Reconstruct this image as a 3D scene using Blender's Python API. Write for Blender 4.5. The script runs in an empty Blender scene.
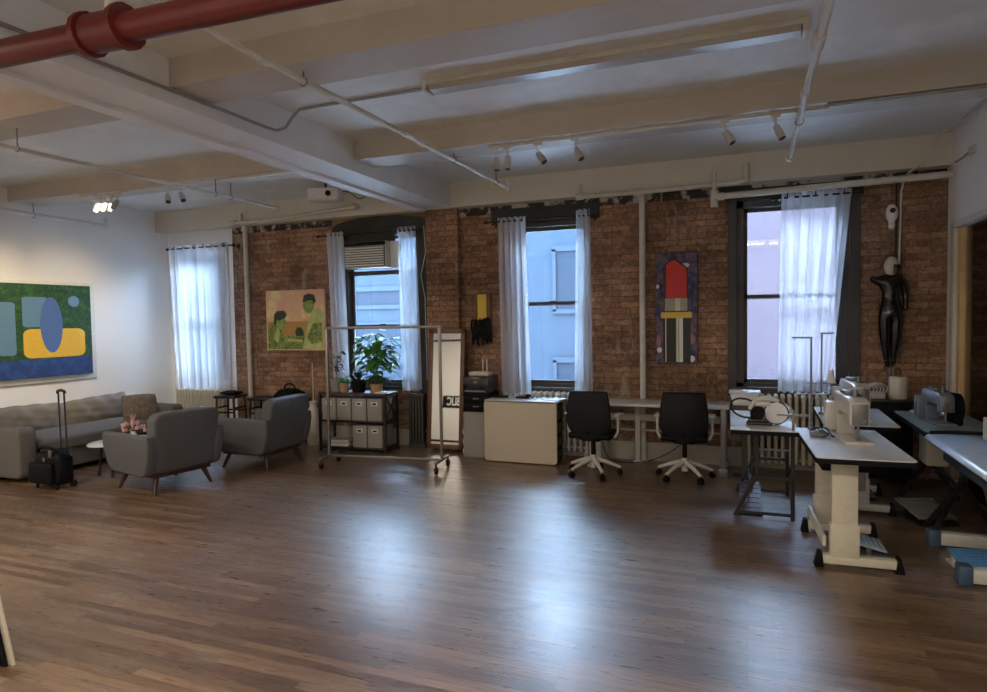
import bpy, bmesh, math, random
from mathutils import Vector, Matrix, Euler
random.seed(7)
PI = math.pi
SC = bpy.context.scene
COL = SC.collection
D = bpy.data

# ------------------------------------------------------------------ camera
cam_d = D.cameras.new('camera'); cam = D.objects.new('camera', cam_d); COL.objects.link(cam)
cam_d.sensor_width = 36.0; cam_d.lens = 648.19/987*36; cam_d.clip_start = .05; cam_d.clip_end = 200
_r = Vector((0.930923, 0.364892, -0.015380))
_u = -Vector((0.000760, -0.044048, -0.999029))
_f = Vector((-0.365215, 0.930007, -0.041283))
_m = Matrix((( _r.x, _u.x, -_f.x, 0), (_r.y, _u.y, -_f.y, 0), (_r.z, _u.z, -_f.z, 1.7), (0, 0, 0, 1)))
cam.matrix_world = _m
SC.camera = cam

# ------------------------------------------------------------------ world, exposure
W = D.worlds.new('world'); SC.world = W; W.use_nodes = True
bg = W.node_tree.nodes['Background']
bg.inputs[0].default_value = (0.54, 0.75, 1.0, 1); bg.inputs[1].default_value = 31
SC.view_settings.view_transform = 'Standard'; SC.view_settings.look = 'None'
SC.view_settings.exposure = 0.72; SC.view_settings.gamma = 1.0; SC.view_settings.use_curve_mapping = False
WARM = (1.0, 0.89, 0.76)
REAR_LAMP_W = 40      # each ceiling fixture behind the camera
SPOT_W = 95

# ------------------------------------------------------------------ materials
def newmat(name):
    m = D.materials.new(name); m.use_nodes = True
    nt = m.node_tree; b = nt.nodes['Principled BSDF']
    return m, nt, b
def L(nt, a, b): nt.links.new(a, b)
def simple(name, col, rough=.6, metal=0, nscale=20, namt=.12, bump=0, spec=.5, coat=0):
    m, nt, b = newmat(name)
    b.inputs['Roughness'].default_value = rough; b.inputs['Metallic'].default_value = metal
    b.inputs['Specular IOR Level'].default_value = spec; b.inputs['Coat Weight'].default_value = coat
    tc = nt.nodes.new('ShaderNodeTexCoord'); n = nt.nodes.new('ShaderNodeTexNoise')
    n.inputs['Scale'].default_value = nscale; n.inputs['Detail'].default_value = 4
    L(nt, tc.outputs['Object'], n.inputs['Vector'])
    mx = nt.nodes.new('ShaderNodeMix'); mx.data_type = 'RGBA'
    mx.inputs[6].default_value = (*[c*(1-namt) for c in col], 1); mx.inputs[7].default_value = (*[min(1, c*(1+namt)) for c in col], 1)
    L(nt, n.outputs['Fac'], mx.inputs[0]); L(nt, mx.outputs[2], b.inputs['Base Color'])
    if bump:
        bp = nt.nodes.new('ShaderNodeBump'); bp.inputs['Strength'].default_value = bump; bp.inputs['Distance'].default_value = .01
        L(nt, n.outputs['Fac'], bp.inputs['Height']); L(nt, bp.outputs[0], b.inputs['Normal'])
    return m
def emis(name, col, s):
    m, nt, b = newmat(name); b.inputs['Emission Color'].default_value = (*col, 1); b.inputs['Emission Strength'].default_value = s
    return m
def swizzle(nt, axes, scale=(1, 1, 1)):
    tc = nt.nodes.new('ShaderNodeTexCoord'); sp = nt.nodes.new('ShaderNodeSeparateXYZ'); cb = nt.nodes.new('ShaderNodeCombineXYZ')
    L(nt, tc.outputs['Object'], sp.inputs[0])
    for i, a in enumerate(axes): L(nt, sp.outputs['XYZ'.index(a)], cb.inputs[i])
    mp = nt.nodes.new('ShaderNodeMapping'); mp.inputs['Scale'].default_value = scale
    L(nt, cb.outputs[0], mp.inputs[0]); return mp.outputs[0]
def mixc(nt, fac, a, b, mode='MIX'):
    mx = nt.nodes.new('ShaderNodeMix'); mx.data_type = 'RGBA'; mx.blend_type = mode
    if isinstance(fac, float): mx.inputs[0].default_value = fac
    else: L(nt, fac, mx.inputs[0])
    for i, v in ((6, a), (7, b)):
        if isinstance(v, tuple): mx.inputs[i].default_value = (*v, 1)
        else: L(nt, v, mx.inputs[i])
    return mx.outputs[2]
def ramp(nt, src, p0, p1, c0=0, c1=1):
    r = nt.nodes.new('ShaderNodeMapRange'); r.inputs[1].default_value = p0; r.inputs[2].default_value = p1
    r.inputs[3].default_value = c0; r.inputs[4].default_value = c1
    L(nt, src, r.inputs[0]); return r.outputs[0]
def noise(nt, vec, scale, detail=5, rough=.55):
    n = nt.nodes.new('ShaderNodeTexNoise'); n.inputs['Scale'].default_value = scale; n.inputs['Detail'].default_value = detail
    n.inputs['Roughness'].default_value = rough; L(nt, vec, n.inputs['Vector']); return n.outputs['Fac']

def brick_mat(name, c1, c2, mortar, bw=.215, rh=.07, axes='XZY', flecks=.7, bump=.9, var=1):
    m, nt, b = newmat(name)
    v = swizzle(nt, axes)
    w = nt.nodes.new('ShaderNodeTexNoise'); w.inputs['Scale'].default_value = 6; L(nt, v, w.inputs['Vector'])
    va = nt.nodes.new('ShaderNodeVectorMath'); va.operation = 'MULTIPLY_ADD'
    va.inputs[1].default_value = (.02, .014, 0); L(nt, w.outputs['Color'], va.inputs[0]); L(nt, v, va.inputs[2])
    bt = nt.nodes.new('ShaderNodeTexBrick'); bt.inputs['Scale'].default_value = 1
    bt.inputs['Brick Width'].default_value = bw; bt.inputs['Row Height'].default_value = rh
    bt.inputs['Mortar Size'].default_value = .007; bt.inputs['Mortar Smooth'].default_value = .4
    bt.inputs['Color1'].default_value = (*c1, 1); bt.inputs['Color2'].default_value = (*c2, 1); bt.inputs['Mortar'].default_value = (*mortar, 1)
    L(nt, va.outputs[0], bt.inputs['Vector'])
    big = ramp(nt, noise(nt, v, 1.6, 3), .3, .7, 1-.42*var, 1+.32*var)
    fine = ramp(nt, noise(nt, v, 26, 6, .7), .3, .7, 1-.5*var, 1+.5*var)
    mu = nt.nodes.new('ShaderNodeMath'); mu.operation = 'MULTIPLY'; L(nt, big, mu.inputs[0]); L(nt, fine, mu.inputs[1])
    col = nt.nodes.new('ShaderNodeVectorMath'); col.operation = 'SCALE'; L(nt, bt.outputs['Color'], col.inputs[0]); L(nt, mu.outputs[0], col.inputs['Scale'])
    out = col.outputs[0]
    if flecks:
        v2 = swizzle(nt, axes, (5.5, 1.4, 1)); f1 = ramp(nt, noise(nt, v2, 1.5, 8, .75), .535, .60, 0, flecks)
        band = ramp(nt, noise(nt, swizzle(nt, axes, (1.1, .12, 1)), 1.7, 2), .52, .60, .0, 1)
        mb_ = nt.nodes.new('ShaderNodeMath'); mb_.operation = 'MULTIPLY'; L(nt, f1, mb_.inputs[0]); L(nt, band, mb_.inputs[1]); f1 = mb_.outputs[0]
        out = mixc(nt, f1, out, (.42, .36, .29))
        v3 = swizzle(nt, axes, (9, 9, 1)); f2 = ramp(nt, noise(nt, v3, 1.7, 6, .8), .60, .64, 0, flecks)
        out = mixc(nt, f2, out, (.5, .44, .36))
    L(nt, out, b.inputs['Base Color']); b.inputs['Roughness'].default_value = .75; b.inputs['Specular IOR Level'].default_value = .3 if flecks else .02
    bp = nt.nodes.new('ShaderNodeBump'); bp.inputs['Strength'].default_value = bump; bp.inputs['Distance'].default_value = .012
    ad = nt.nodes.new('ShaderNodeMath'); ad.operation = 'MULTIPLY_ADD'; ad.inputs[1].default_value = -1; L(nt, bt.outputs['Fac'], ad.inputs[0]); L(nt, fine, ad.inputs[2])
    L(nt, ad.outputs[0], bp.inputs['Height']); L(nt, bp.outputs[0], b.inputs['Normal'])
    return m
def floor_mat():
    m, nt, b = newmat('oak_strip_floor')
    v = swizzle(nt, 'XYZ')
    bt = nt.nodes.new('ShaderNodeTexBrick'); bt.inputs['Scale'].default_value = 1
    bt.offset = .37; bt.offset_frequency = 3; bt.squash = 1.0
    bt.inputs['Brick Width'].default_value = .83; bt.inputs['Row Height'].default_value = .057
    bt.inputs['Mortar Size'].default_value = .0016; bt.inputs['Mortar Smooth'].default_value = .2; bt.inputs['Bias'].default_value = -.1
    bt.inputs['Color1'].default_value = (.112, .064, .033, 1); bt.inputs['Color2'].default_value = (.245, .150, .080, 1); bt.inputs['Mortar'].default_value = (.06, .04, .025, 1)
    L(nt, v, bt.inputs['Vector'])
    g = ramp(nt, noise(nt, swizzle(nt, 'XYZ', (2.2, 40, 1)), 2, 6, .65), .25, .75, .58, 1.42)
    big = ramp(nt, noise(nt, v, .9, 4), .3, .7, .68, 1.22)
    mu = nt.nodes.new('ShaderNodeMath'); mu.operation = 'MULTIPLY'; L(nt, g, mu.inputs[0]); L(nt, big, mu.inputs[1])
    col = nt.nodes.new('ShaderNodeVectorMath'); col.operation = 'SCALE'; L(nt, bt.outputs['Color'], col.inputs[0]); L(nt, mu.outputs[0], col.inputs['Scale'])
    wear = ramp(nt, noise(nt, swizzle(nt, 'XYZ', (.8, 3, 1)), 1.8, 6, .7), .56, .68, 0, .35)
    L(nt, mixc(nt, wear, col.outputs[0], (.30, .24, .18)), b.inputs['Base Color'])
    L(nt, ramp(nt, noise(nt, swizzle(nt, 'XYZ', (3, 18, 1)), 1.5, 5, .7), .35, .65, .24, .50), b.inputs['Roughness'])
    b.inputs['Specular IOR Level'].default_value = .7
    b.inputs['Coat Weight'].default_value = .42; b.inputs['Coat Roughness'].default_value = .28
    bp = nt.nodes.new('ShaderNodeBump'); bp.inputs['Strength'].default_value = .45; bp.inputs['Distance'].default_value = .004
    ad = nt.nodes.new('ShaderNodeMath'); ad.operation = 'MULTIPLY_ADD'; ad.inputs[1].default_value = -1.2; L(nt, bt.outputs['Fac'], ad.inputs[0]); L(nt, g, ad.inputs[2])
    L(nt, ad.outputs[0], bp.inputs['Height']); L(nt, bp.outputs[0], b.inputs['Normal'])
    return m
def paint_mat(name, c, patch, rough=.55, bump=.25):
    m, nt, b = newmat(name); v = swizzle(nt, 'XYZ')
    f = ramp(nt, noise(nt, v, 1.3, 6, .65), .52, .66, 0, .75)
    out = mixc(nt, f, c, patch)
    L(nt, out, b.inputs['Base Color']); b.inputs['Roughness'].default_value = rough
    bp = nt.nodes.new('ShaderNodeBump'); bp.inputs['Strength'].default_value = bump; bp.inputs['Distance'].default_value = .02
    L(nt, noise(nt, v, 7, 6, .6), bp.inputs['Height']); L(nt, bp.outputs[0], b.inputs['Normal'])
    return m
def sheer_mat():
    m = D.materials.new('sheer_curtain'); m.use_nodes = True; nt = m.node_tree; nt.nodes.clear()
    o = nt.nodes.new('ShaderNodeOutputMaterial'); d = nt.nodes.new('ShaderNodeBsdfDiffuse'); t = nt.nodes.new('ShaderNodeBsdfTranslucent'); tr = nt.nodes.new('ShaderNodeBsdfTransparent')
    d.inputs[0].default_value = (.86, .87, .9, 1); t.inputs[0].default_value = (.96, .97, 1, 1); tr.inputs[0].default_value = (1, 1, 1, 1)
    m1 = nt.nodes.new('ShaderNodeMixShader'); m1.inputs[0].default_value = .56; L(nt, d.outputs[0], m1.inputs[1]); L(nt, t.outputs[0], m1.inputs[2])
    m2 = nt.nodes.new('ShaderNodeMixShader'); m2.inputs[0].default_value = .48
    L(nt, m1.outputs[0], m2.inputs[1]); L(nt, tr.outputs[0], m2.inputs[2]); L(nt, m2.outputs[0], o.inputs[0])
    return m
def glass_mat(name='window_glass', tint=(.93, .96, 1)):
    m = D.materials.new(name); m.use_nodes = True; nt = m.node_tree; nt.nodes.clear()
    o = nt.nodes.new('ShaderNodeOutputMaterial'); g = nt.nodes.new('ShaderNodeBsdfGlossy'); tr = nt.nodes.new('ShaderNodeBsdfTransparent')
    g.inputs['Roughness'].default_value = .03; tr.inputs[0].default_value = (*tint, 1)
    fr = nt.nodes.new('ShaderNodeFresnel'); fr.inputs[0].default_value = 1.45
    m1 = nt.nodes.new('ShaderNodeMixShader'); L(nt, fr.outputs[0], m1.inputs[0]); L(nt, tr.outputs[0], m1.inputs[1]); L(nt, g.outputs[0], m1.inputs[2]); L(nt, m1.outputs[0], o.inputs[0])
    return m
def voronoi_mat(name, cols, scale, axes='XYZ', rough=.7):
    m, nt, b = newmat(name); v = swizzle(nt, axes)
    out = cols[0]
    for i, c in enumerate(cols[1:]):
        f = ramp(nt, noise(nt, v, scale*(1+.4*i), 5, .7), .5-.02*i, .56, 0, 1)
        out = mixc(nt, f, out, c)
    L(nt, out, b.inputs['Base Color']); b.inputs['Roughness'].default_value = rough
    return m

M = {}
M['brick'] = brick_mat('brown_brick', (.25, .13, .073), (.43, .245, .138), (.22, .155, .105))
M['brick_side'] = brick_mat('brown_brick_side', (.25, .13, .073), (.43, .245, .138), (.22, .155, .105), axes='YZX')
M['floor'] = floor_mat()
M['ceiling'] = paint_mat('ceiling_paint', (.70, .69, .66), (.84, .84, .83))
M['beam'] = paint_mat('beam_paint', (.50, .45, .38), (.56, .52, .45))
M['white_beam'] = paint_mat('white_beam_paint', (.74, .74, .74), (.82, .82, .82))
M['cream_beam'] = paint_mat('cream_beam_paint', (.66, .62, .52), (.72, .70, .62))
M['wall'] = paint_mat('white_wall_paint', (.84, .83, .81), (.86, .85, .83), .5, .1)
M['white'] = simple('white_paint', (.74, .73, .70), .5)
M['cream'] = simple('cream_paint', (.62, .57, .45), .5)
M['pipe_white'] = simple('old_white_pipe', (.60, .57, .50), .5, nscale=9, namt=.2)
M['baseboard'] = simple('baseboard_paint', (.42, .39, .34), .5)
M['lintel'] = paint_mat('black_green_paint', (.022, .026, .022), (.05, .05, .042), .6, .5)
M['peel'] = voronoi_mat('peeling_dark_paint', [(.03, .025, .02), (.035, .025, .018), (.5, .47, .4)], 3.0)
M['frame_dark'] = simple('dark_window_paint', (.045, .043, .038), .5)
M['glass'] = glass_mat()
M['sheer'] = sheer_mat()
M['black'] = simple('black_plastic', (.005, .005, .006), .55, spec=.15)
M['black_metal'] = simple('black_metal', (.02, .02, .021), .35, .3)
M['black_gloss'] = simple('black_gloss', (.006, .006, .008), .2, coat=.2)
M['mesh_black'] = simple('black_mesh_fabric', (.010, .0115, .0145), .6, spec=.25, nscale=300, namt=.5)
M['chair_grey'] = simple('pale_grey_plastic', (.55, .53, .48), .45)
M['steel'] = simple('brushed_steel', (.22, .215, .21), .38, .7)
M['dark_steel'] = simple('grey_steel', (.20, .20, .20), .45, .5)
M['galv'] = simple('galvanised_conduit', (.34, .33, .31), .45, .6)
M['red'] = simple('red_pipe_paint', (.11, .014, .012), .4, nscale=5, namt=.25)
M['grey_fabric'] = simple('grey_armchair_fabric', (.10, .099, .102), .85, nscale=160, namt=.25, bump=.3)
M['sofa_fabric'] = simple('taupe_sofa_fabric', (.13, .122, .110), .85, nscale=140, namt=.22, bump=.3)
M['sofa_cushion'] = simple('sofa_cushion_fabric', (.185, .17, .152), .85, nscale=140, namt=.22, bump=.3)
M['wood_dark'] = simple('dark_walnut', (.045, .019, .011), .4, nscale=12, namt=.35)
M['wood_brown'] = simple('brown_mirror_wood', (.13, .055, .028), .4, nscale=12, namt=.3)
M['wood_pine'] = simple('bare_pine', (.60, .40, .17), .55, nscale=7, namt=.25)
M['table_white'] = simple('white_laminate', (.66, .67, .67), .28)
M['machine_white'] = simple('machine_enamel', (.56, .54, .48), .3, coat=.3)
M['board'] = simple('cream_laminate', (.56, .48, .36), .45, nscale=3, namt=.05)
M['box_grey'] = simple('grey_canvas_box', (.30, .28, .25), .85, nscale=200, namt=.2)
M['dark_label'] = simple('dark_handle_slot', (.02, .018, .016), .5)
M['blue_paint'] = simple('machine_blue_paint', (.05, .085, .14), .4)
M['blue_mat'] = simple('blue_rubber_mat', (.09, .24, .44), .6, nscale=60, namt=.3)
M['lip'] = simple('pale_blue_enamel', (.42, .50, .60), .25)
M['green_top'] = simple('grey_green_laminate', (.20, .255, .23), .35)
M['leaf'] = simple('bright_leaf', (.07, .24, .045), .4, nscale=14, namt=.4)
M['leaf_dark'] = simple('dark_leaf', (.018, .045, .022), .4, nscale=14, namt=.4)
M['leaf_mid'] = simple('mid_green_leaf', (.05, .12, .045), .4, nscale=14, namt=.4)
M['terracotta'] = simple('woven_tan_basket', (.42, .25, .13), .8, nscale=60, namt=.4, bump=.5)
M['pot_grey'] = simple('grey_ceramic', (.25, .24, .22), .5)
M['soil'] = simple('soil', (.03, .02, .014), .9)
M['ivory'] = simple('ivory_ceramic', (.62, .56, .44), .3)
M['pink'] = simple('dusty_pink_petals', (.58, .33, .29), .7, nscale=30, namt=.3)
M['floral'] = voronoi_mat('floral_cushion', [(.15, .12, .095), (.22, .13, .10), (.10, .095, .07)], 14)
M['canvas_edge'] = simple('raw_canvas', (.60, .55, .45), .7)
M['cable_black'] = simple('black_cable', (.015, .015, .016), .5)
M['cable_white'] = simple('white_cable', (.60, .60, .58), .5)
M['paper'] = simple('white_paper', (.74, .74, .74), .6)
M['purple'] = simple('purple_grey_treadle', (.09, .07, .10), .5, nscale=80, namt=.6)
M['tube_glass'] = simple('unlit_fluorescent_cover', (.38, .35, .30), .35)

# ------------------------------------------------------------------ mesh builder
class MB:
    def __init__(s): s.v = []; s.f = []; s.mi = []; s.cur = 0
    def add(s, vs, fs):
        o = len(s.v); s.v += [tuple(v) for v in vs]; s.f += [tuple(i+o for i in f) for f in fs]; s.mi += [s.cur]*len(fs); return s
    def m(s, i): s.cur = i; return s
    def box(s, c, d, bev=0, rot=None, seg=2):
        bm = bmesh.new(); bmesh.ops.create_cube(bm, size=1)
        for v in bm.verts: v.co = Vector((v.co.x*d[0], v.co.y*d[1], v.co.z*d[2]))
        if bev: bmesh.ops.bevel(bm, geom=list(bm.edges), offset=min(bev, min(d)*.49), segments=seg, affect='EDGES', profile=.5)
        R = Euler(rot).to_matrix() if rot else Matrix.Identity(3)
        bm.verts.index_update()
        s.add([R @ v.co + Vector(c) for v in bm.verts], [[v.index for v in f.verts] for f in bm.faces]); bm.free(); return s
    def bb(s, x0, x1, y0, y1, z0, z1, bev=0):
        return s.box(((x0+x1)/2, (y0+y1)/2, (z0+z1)/2), (abs(x1-x0), abs(y1-y0), abs(z1-z0)), bev)
    def bar(s, a, b, w, h, bev=0):
        a = Vector(a); b = Vector(b); d = b-a; q = d.to_track_quat('Y', 'Z')
        bm = bmesh.new(); bmesh.ops.create_cube(bm, size=1)
        for v in bm.verts: v.co = Vector((v.co.x*w, v.co.y*d.length, v.co.z*h))
        if bev: bmesh.ops.bevel(bm, geom=list(bm.edges), offset=bev, segments=2, affect='EDGES', profile=.5)
        bm.verts.index_update()
        s.add([q @ v.co + (a+b)/2 for v in bm.verts], [[v.index for v in f.verts] for f in bm.faces]); bm.free(); return s
    def cyl(s, a, b, r0, r1=None, n=16, cap=True):
        r1 = r0 if r1 is None else r1
        a = Vector(a); b = Vector(b); q = (b-a).to_track_quat('Z', 'Y')
        vs = [q @ Vector((r*math.cos(2*PI*i/n), r*math.sin(2*PI*i/n), 0)) + p for p, r in ((a, r0), (b, r1)) for i in range(n)]
        fs = [(i, (i+1) % n, n+(i+1) % n, n+i) for i in range(n)]
        if cap: fs += [tuple(reversed(range(n))), tuple(range(n, 2*n))]
        return s.add(vs, fs)
    def tube(s, pts, r, n=8, closed=False):
        pts = [Vector(p) for p in pts]; vs = []; fs = []; k = len(pts)
        up = Vector((0, 0, 1)); prev = None
        for i, p in enumerate(pts):
            t = (pts[(i+1) % k]-pts[i-1]) if closed or 0 < i < k-1 else (pts[1]-pts[0] if i == 0 else pts[-1]-pts[-2])
            t.normalize()
            if prev is None:
                a = t.cross(up) if abs(t.z) < .95 else t.cross(Vector((1, 0, 0)))
            else: a = prev - t*prev.dot(t)
            a.normalize(); prev = a; c = t.cross(a)
            rr = r[i] if isinstance(r, (list, tuple)) else r
            vs += [p+a*rr*math.cos(2*PI*j/n)+c*rr*math.sin(2*PI*j/n) for j in range(n)]
        for i in range(k if closed else k-1):
            i2 = (i+1) % k
            fs += [(i*n+j, i*n+(j+1) % n, i2*n+(j+1) % n, i2*n+j) for j in range(n)]
        if not closed: fs += [tuple(reversed(range(n))), tuple(range((k-1)*n, k*n))]
        return s.add(vs, fs)
    def lathe(s, prof, c=(0, 0, 0), n=24, q=None):
        vs = []; c = Vector(c)
        for r, z in prof:
            for j in range(n):
                p = Vector((r*math.cos(2*PI*j/n), r*math.sin(2*PI*j/n), z))
                vs.append((q @ p if q else p)+c)
        k = len(prof); fs = [(i*n+j, i*n+(j+1) % n, (i+1)*n+(j+1) % n, (i+1)*n+j) for i in range(k-1) for j in range(n)]
        fs += [tuple(reversed(range(n))), tuple(range((k-1)*n, k*n))]
        return s.add(vs, fs)
    def sph(s, c, r, n=14, k=9):
        if not isinstance(r, (tuple, list)): r = (r, r, r)
        c = Vector(c); vs = [c+Vector((0, 0, -r[2]))]; fs = []
        for i in range(1, k):
            t = -PI/2+PI*i/k
            vs += [c+Vector((r[0]*math.cos(t)*math.cos(2*PI*j/n), r[1]*math.cos(t)*math.sin(2*PI*j/n), r[2]*math.sin(t))) for j in range(n)]
        vs.append(c+Vector((0, 0, r[2]))); top = len(vs)-1
        for j in range(n):
            fs.append((0, 1+(j+1) % n, 1+j)); fs.append((top, 1+(k-2)*n+j, 1+(k-2)*n+(j+1) % n))
            for i in range(k-2): fs.append((1+i*n+j, 1+i*n+(j+1) % n, 1+(i+1)*n+(j+1) % n, 1+(i+1)*n+j))
        return s.add(vs, fs)
    def prism(s, poly, plane, d0, d1, bev=0):
        # poly: 2D points; plane 'xz' extrudes along y, 'yz' along x, 'xy' along z
        def P(u, v, d): return {'xz': (u, d, v), 'yz': (d, u, v), 'xy': (u, v, d)}[plane]
        n = len(poly); bm = bmesh.new()
        a = [bm.verts.new(P(u, v, d0)) for u, v in poly]; b = [bm.verts.new(P(u, v, d1)) for u, v in poly]
        bm.faces.new(a); bm.faces.new(list(reversed(b)))
        for i in range(n): bm.faces.new((a[i], b[i], b[(i+1) % n], a[(i+1) % n]))
        bmesh.ops.recalc_face_normals(bm, faces=list(bm.faces))
        if bev:
            ed = [e for e in bm.edges if len(set([a.index(v) if v in a else -1 for v in e.verts])) and ((e.verts[0] in a) == (e.verts[1] in a))]
            bmesh.ops.bevel(bm, geom=ed, offset=bev, segments=3, affect='EDGES', profile=.5)
        bm.verts.index_update()
        s.add([v.co for v in bm.verts], [[v.index for v in f.verts] for f in bm.faces]); bm.free(); return s
    def grid(s, fn, nu, nv):
        vs = [fn(i/nu, j/nv) for j in range(nv+1) for i in range(nu+1)]
        return s.add(vs, [(j*(nu+1)+i, j*(nu+1)+i+1, (j+1)*(nu+1)+i+1, (j+1)*(nu+1)+i) for j in range(nv) for i in range(nu)])
    def cushion(s, c, d, rot=None, wr=.0, n=12, puff=.55):
        R = Euler(rot).to_matrix() if rot else Matrix.Identity(3); c = Vector(c)
        bm = bmesh.new(); bmesh.ops.create_cube(bm, size=2); bmesh.ops.subdivide_edges(bm, edges=list(bm.edges), cuts=n, use_grid_fill=True)
        bm.verts.index_update(); ph = random.random()*9; vs = []
        for v in bm.verts:
            x, y, z = v.co
            fall = (1-puff*abs(x)**3)*(1-puff*abs(y)**3)
            k = 1-.045*(abs(y)**2+abs(x)**2)
            X = x*(1-.05*abs(y)**2*abs(x)); Y = y*(1-.05*abs(x)**2*abs(y))
            r = max(0, abs(z)-.7)/.3
            X *= 1-.04*r; Y *= 1-.05*r
            w = wr*(math.sin(x*9+y*3+ph)*.5+math.sin(x*17-y*5+ph*2)*.3+math.sin(y*11+x*4)*.25)
            vs.append(R @ Vector((X*d[0]/2, Y*d[1]/2, z*fall*d[2]/2 + w*(1 if z > 0 else -1)*fall)) + c)
        s.add(vs, [[v.index for v in f.verts] for f in bm.faces]); bm.free(); return s

def obj(name, mb, mat, parent=None, smooth=None):
    me = D.meshes.new(name); me.from_pydata(mb.v, [], mb.f)
    mats = mat if isinstance(mat, (list, tuple)) else [mat]
    for m in mats: me.materials.append(M[m] if isinstance(m, str) else m)
    for p, i in zip(me.polygons, mb.mi): p.material_index = min(i, len(mats)-1)
    bm = bmesh.new(); bm.from_mesh(me); bmesh.ops.recalc_face_normals(bm, faces=list(bm.faces)); bm.to_mesh(me); bm.free()
    me.polygons.foreach_set('use_smooth', [True]*len(me.polygons)); me.update()
    try: me.set_sharp_from_angle(angle=math.radians(38))
    except Exception: pass
    o = D.objects.new(name, me); COL.objects.link(o)
    if parent: o.parent = parent
    return o
def struct(name, mb, mat):
    o = obj(name, mb, mat); o['kind'] = 'structure'; return o
def thing(name, label, cat, loc=(0, 0, 0), rz=0, group=None, kind=None):
    o = D.objects.new(name, None); o.empty_display_size = .1; COL.objects.link(o)
    o.location = loc; o.rotation_euler = (0, 0, math.radians(rz))
    if kind: o['kind'] = kind
    else: o['label'] = label; o['category'] = cat
    if group: o['group'] = group
    return o
def solo(name, mb, mat, label, cat, loc=(0, 0, 0), rz=0, group=None):
    o = obj(name, mb, mat); o.location = loc; o.rotation_euler = (0, 0, math.radians(rz))
    o['label'] = label; o['category'] = cat
    if group: o['group'] = group
    return o
def dup(root, loc, rz=None, label=None):
    r = root.copy(); COL.objects.link(r); r.location = loc
    if rz is not None: r.rotation_euler = (0, 0, math.radians(rz))
    if label: r['label'] = label
    for ch in list(root.children):
        c = ch.copy(); COL.objects.link(c); c.parent = r
        for g in list(ch.children):
            d = g.copy(); COL.objects.link(d); d.parent = c
    return r
def arc(cx, cy, r, a0, a1, n=6):
    return [(cx+r*math.cos(math.radians(a0+(a1-a0)*i/n)), cy+r*math.sin(math.radians(a0+(a1-a0)*i/n))) for i in range(n+1)]
def rrect(x0, x1, y0, y1, r, n=5):
    return arc(x1-r, y0+r, r, -90, 0, n)+arc(x1-r, y1-r, r, 0, 90, n)+arc(x0+r, y1-r, r, 90, 180, n)+arc(x0+r, y0+r, r, 180, 270, n)
def ell(cx, cy, rx, ry, n=20): return [(cx+rx*math.cos(2*PI*i/n), cy+ry*math.sin(2*PI*i/n)) for i in range(n)]
def bez(p0, p1, p2, p3, n=12):
    p0, p1, p2, p3 = map(Vector, (p0, p1, p2, p3))
    return [p0*(1-t)**3+p1*3*t*(1-t)**2+p2*3*t*t*(1-t)+p3*t**3 for t in [i/n for i in range(n+1)]]
def light(name, kind, loc, power, col, parent=None, size=None, size_y=None, rot=None, target=None, spot=None, blend=.6):
    l = D.lights.new(name, kind); l.energy = power; l.color = col
    if kind == 'AREA': l.shape = 'RECTANGLE'; l.size = size; l.size_y = size_y
    if kind == 'SPOT': l.spot_size = math.radians(spot); l.spot_blend = blend; l.shadow_soft_size = .04
    o = D.objects.new(name, l); COL.objects.link(o); o.location = loc
    if rot: o.rotation_euler = rot
    if target: o.rotation_euler = (Vector(target)-Vector(loc)).to_track_quat('-Z', 'Y').to_euler()
    if parent: o.parent = parent
    return o

# ================================================================== SETTING
XL, XR, YB, YF, ZC = -8.65, 1.86, 7.79, -1.5, 3.45
b = MB(); b.bb(XL-.2, 4.2, YF-.2, YB+.3, -.12, 0); struct('floor', b, 'floor')
b = MB(); b.bb(XL-.2, 4.2, YF-.2, YB+.3, ZC, ZC+.15); struct('ceiling', b, 'ceiling')
b = MB(); b.bb(XL-.2, XL, YF-.2, YB+.3, 0, ZC); struct('wall_left', b, 'wall')
b = MB(); b.bb(XL, 4.2, YF-.2, YF, 0, ZC); struct('wall_front', b, 'wall')
b = MB(); b.bb(4.0, 4.2, YF, YB+.3, 0, ZC); struct('wall_far_right', b, 'wall')
# right wall, white above and beside the glazed opening
b = MB(); b.bb(XR, XR+.12, YF, 3.2, 0, ZC); b.bb(XR, XR+.12, 3.2, 7.52, 2.53, ZC); b.bb(XR, XR+.12, 7.52, YB, 0, ZC)
struct('wall_right', b, 'wall')
# back wall with four window openings
WIN = [(-8.45, -7.42, .72, 2.86), (-5.32, -4.12, .80, 2.93), (-2.74, -1.80, .84, 2.90), (-.12, 1.0, .90, 2.97)]
def wallseg(b, x0, x1, y0=YB, y1=YB+.27, top=ZC):
    xs = [x0]
    for w in WIN:
        if x0 < w[0] < x1: xs += [w[0], w[1]]
    xs.append(x1)
    for i in range(0, len(xs), 2): b.bb(xs[i], xs[i+1], y0, y1, 0, top)
    for w in WIN:
        if x0 < w[0] < x1: b.bb(w[0], w[1], y0, y1, 0, w[2]); b.bb(w[0], w[1], y0, y1, w[3], top)
b = MB(); b.m(0); wallseg(b, -7.30, 4.2)
b.bb(-3.96, -3.50, YB-.10, YB, 0, 3.15); b.bb(1.47, XR, YB-.06, YB, 0, 3.1)
b.m(1); wallseg(b, XL, -7.30, YB+.04, YB+.27)
struct('wall_back', b, ['brick', 'wall'])
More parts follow.
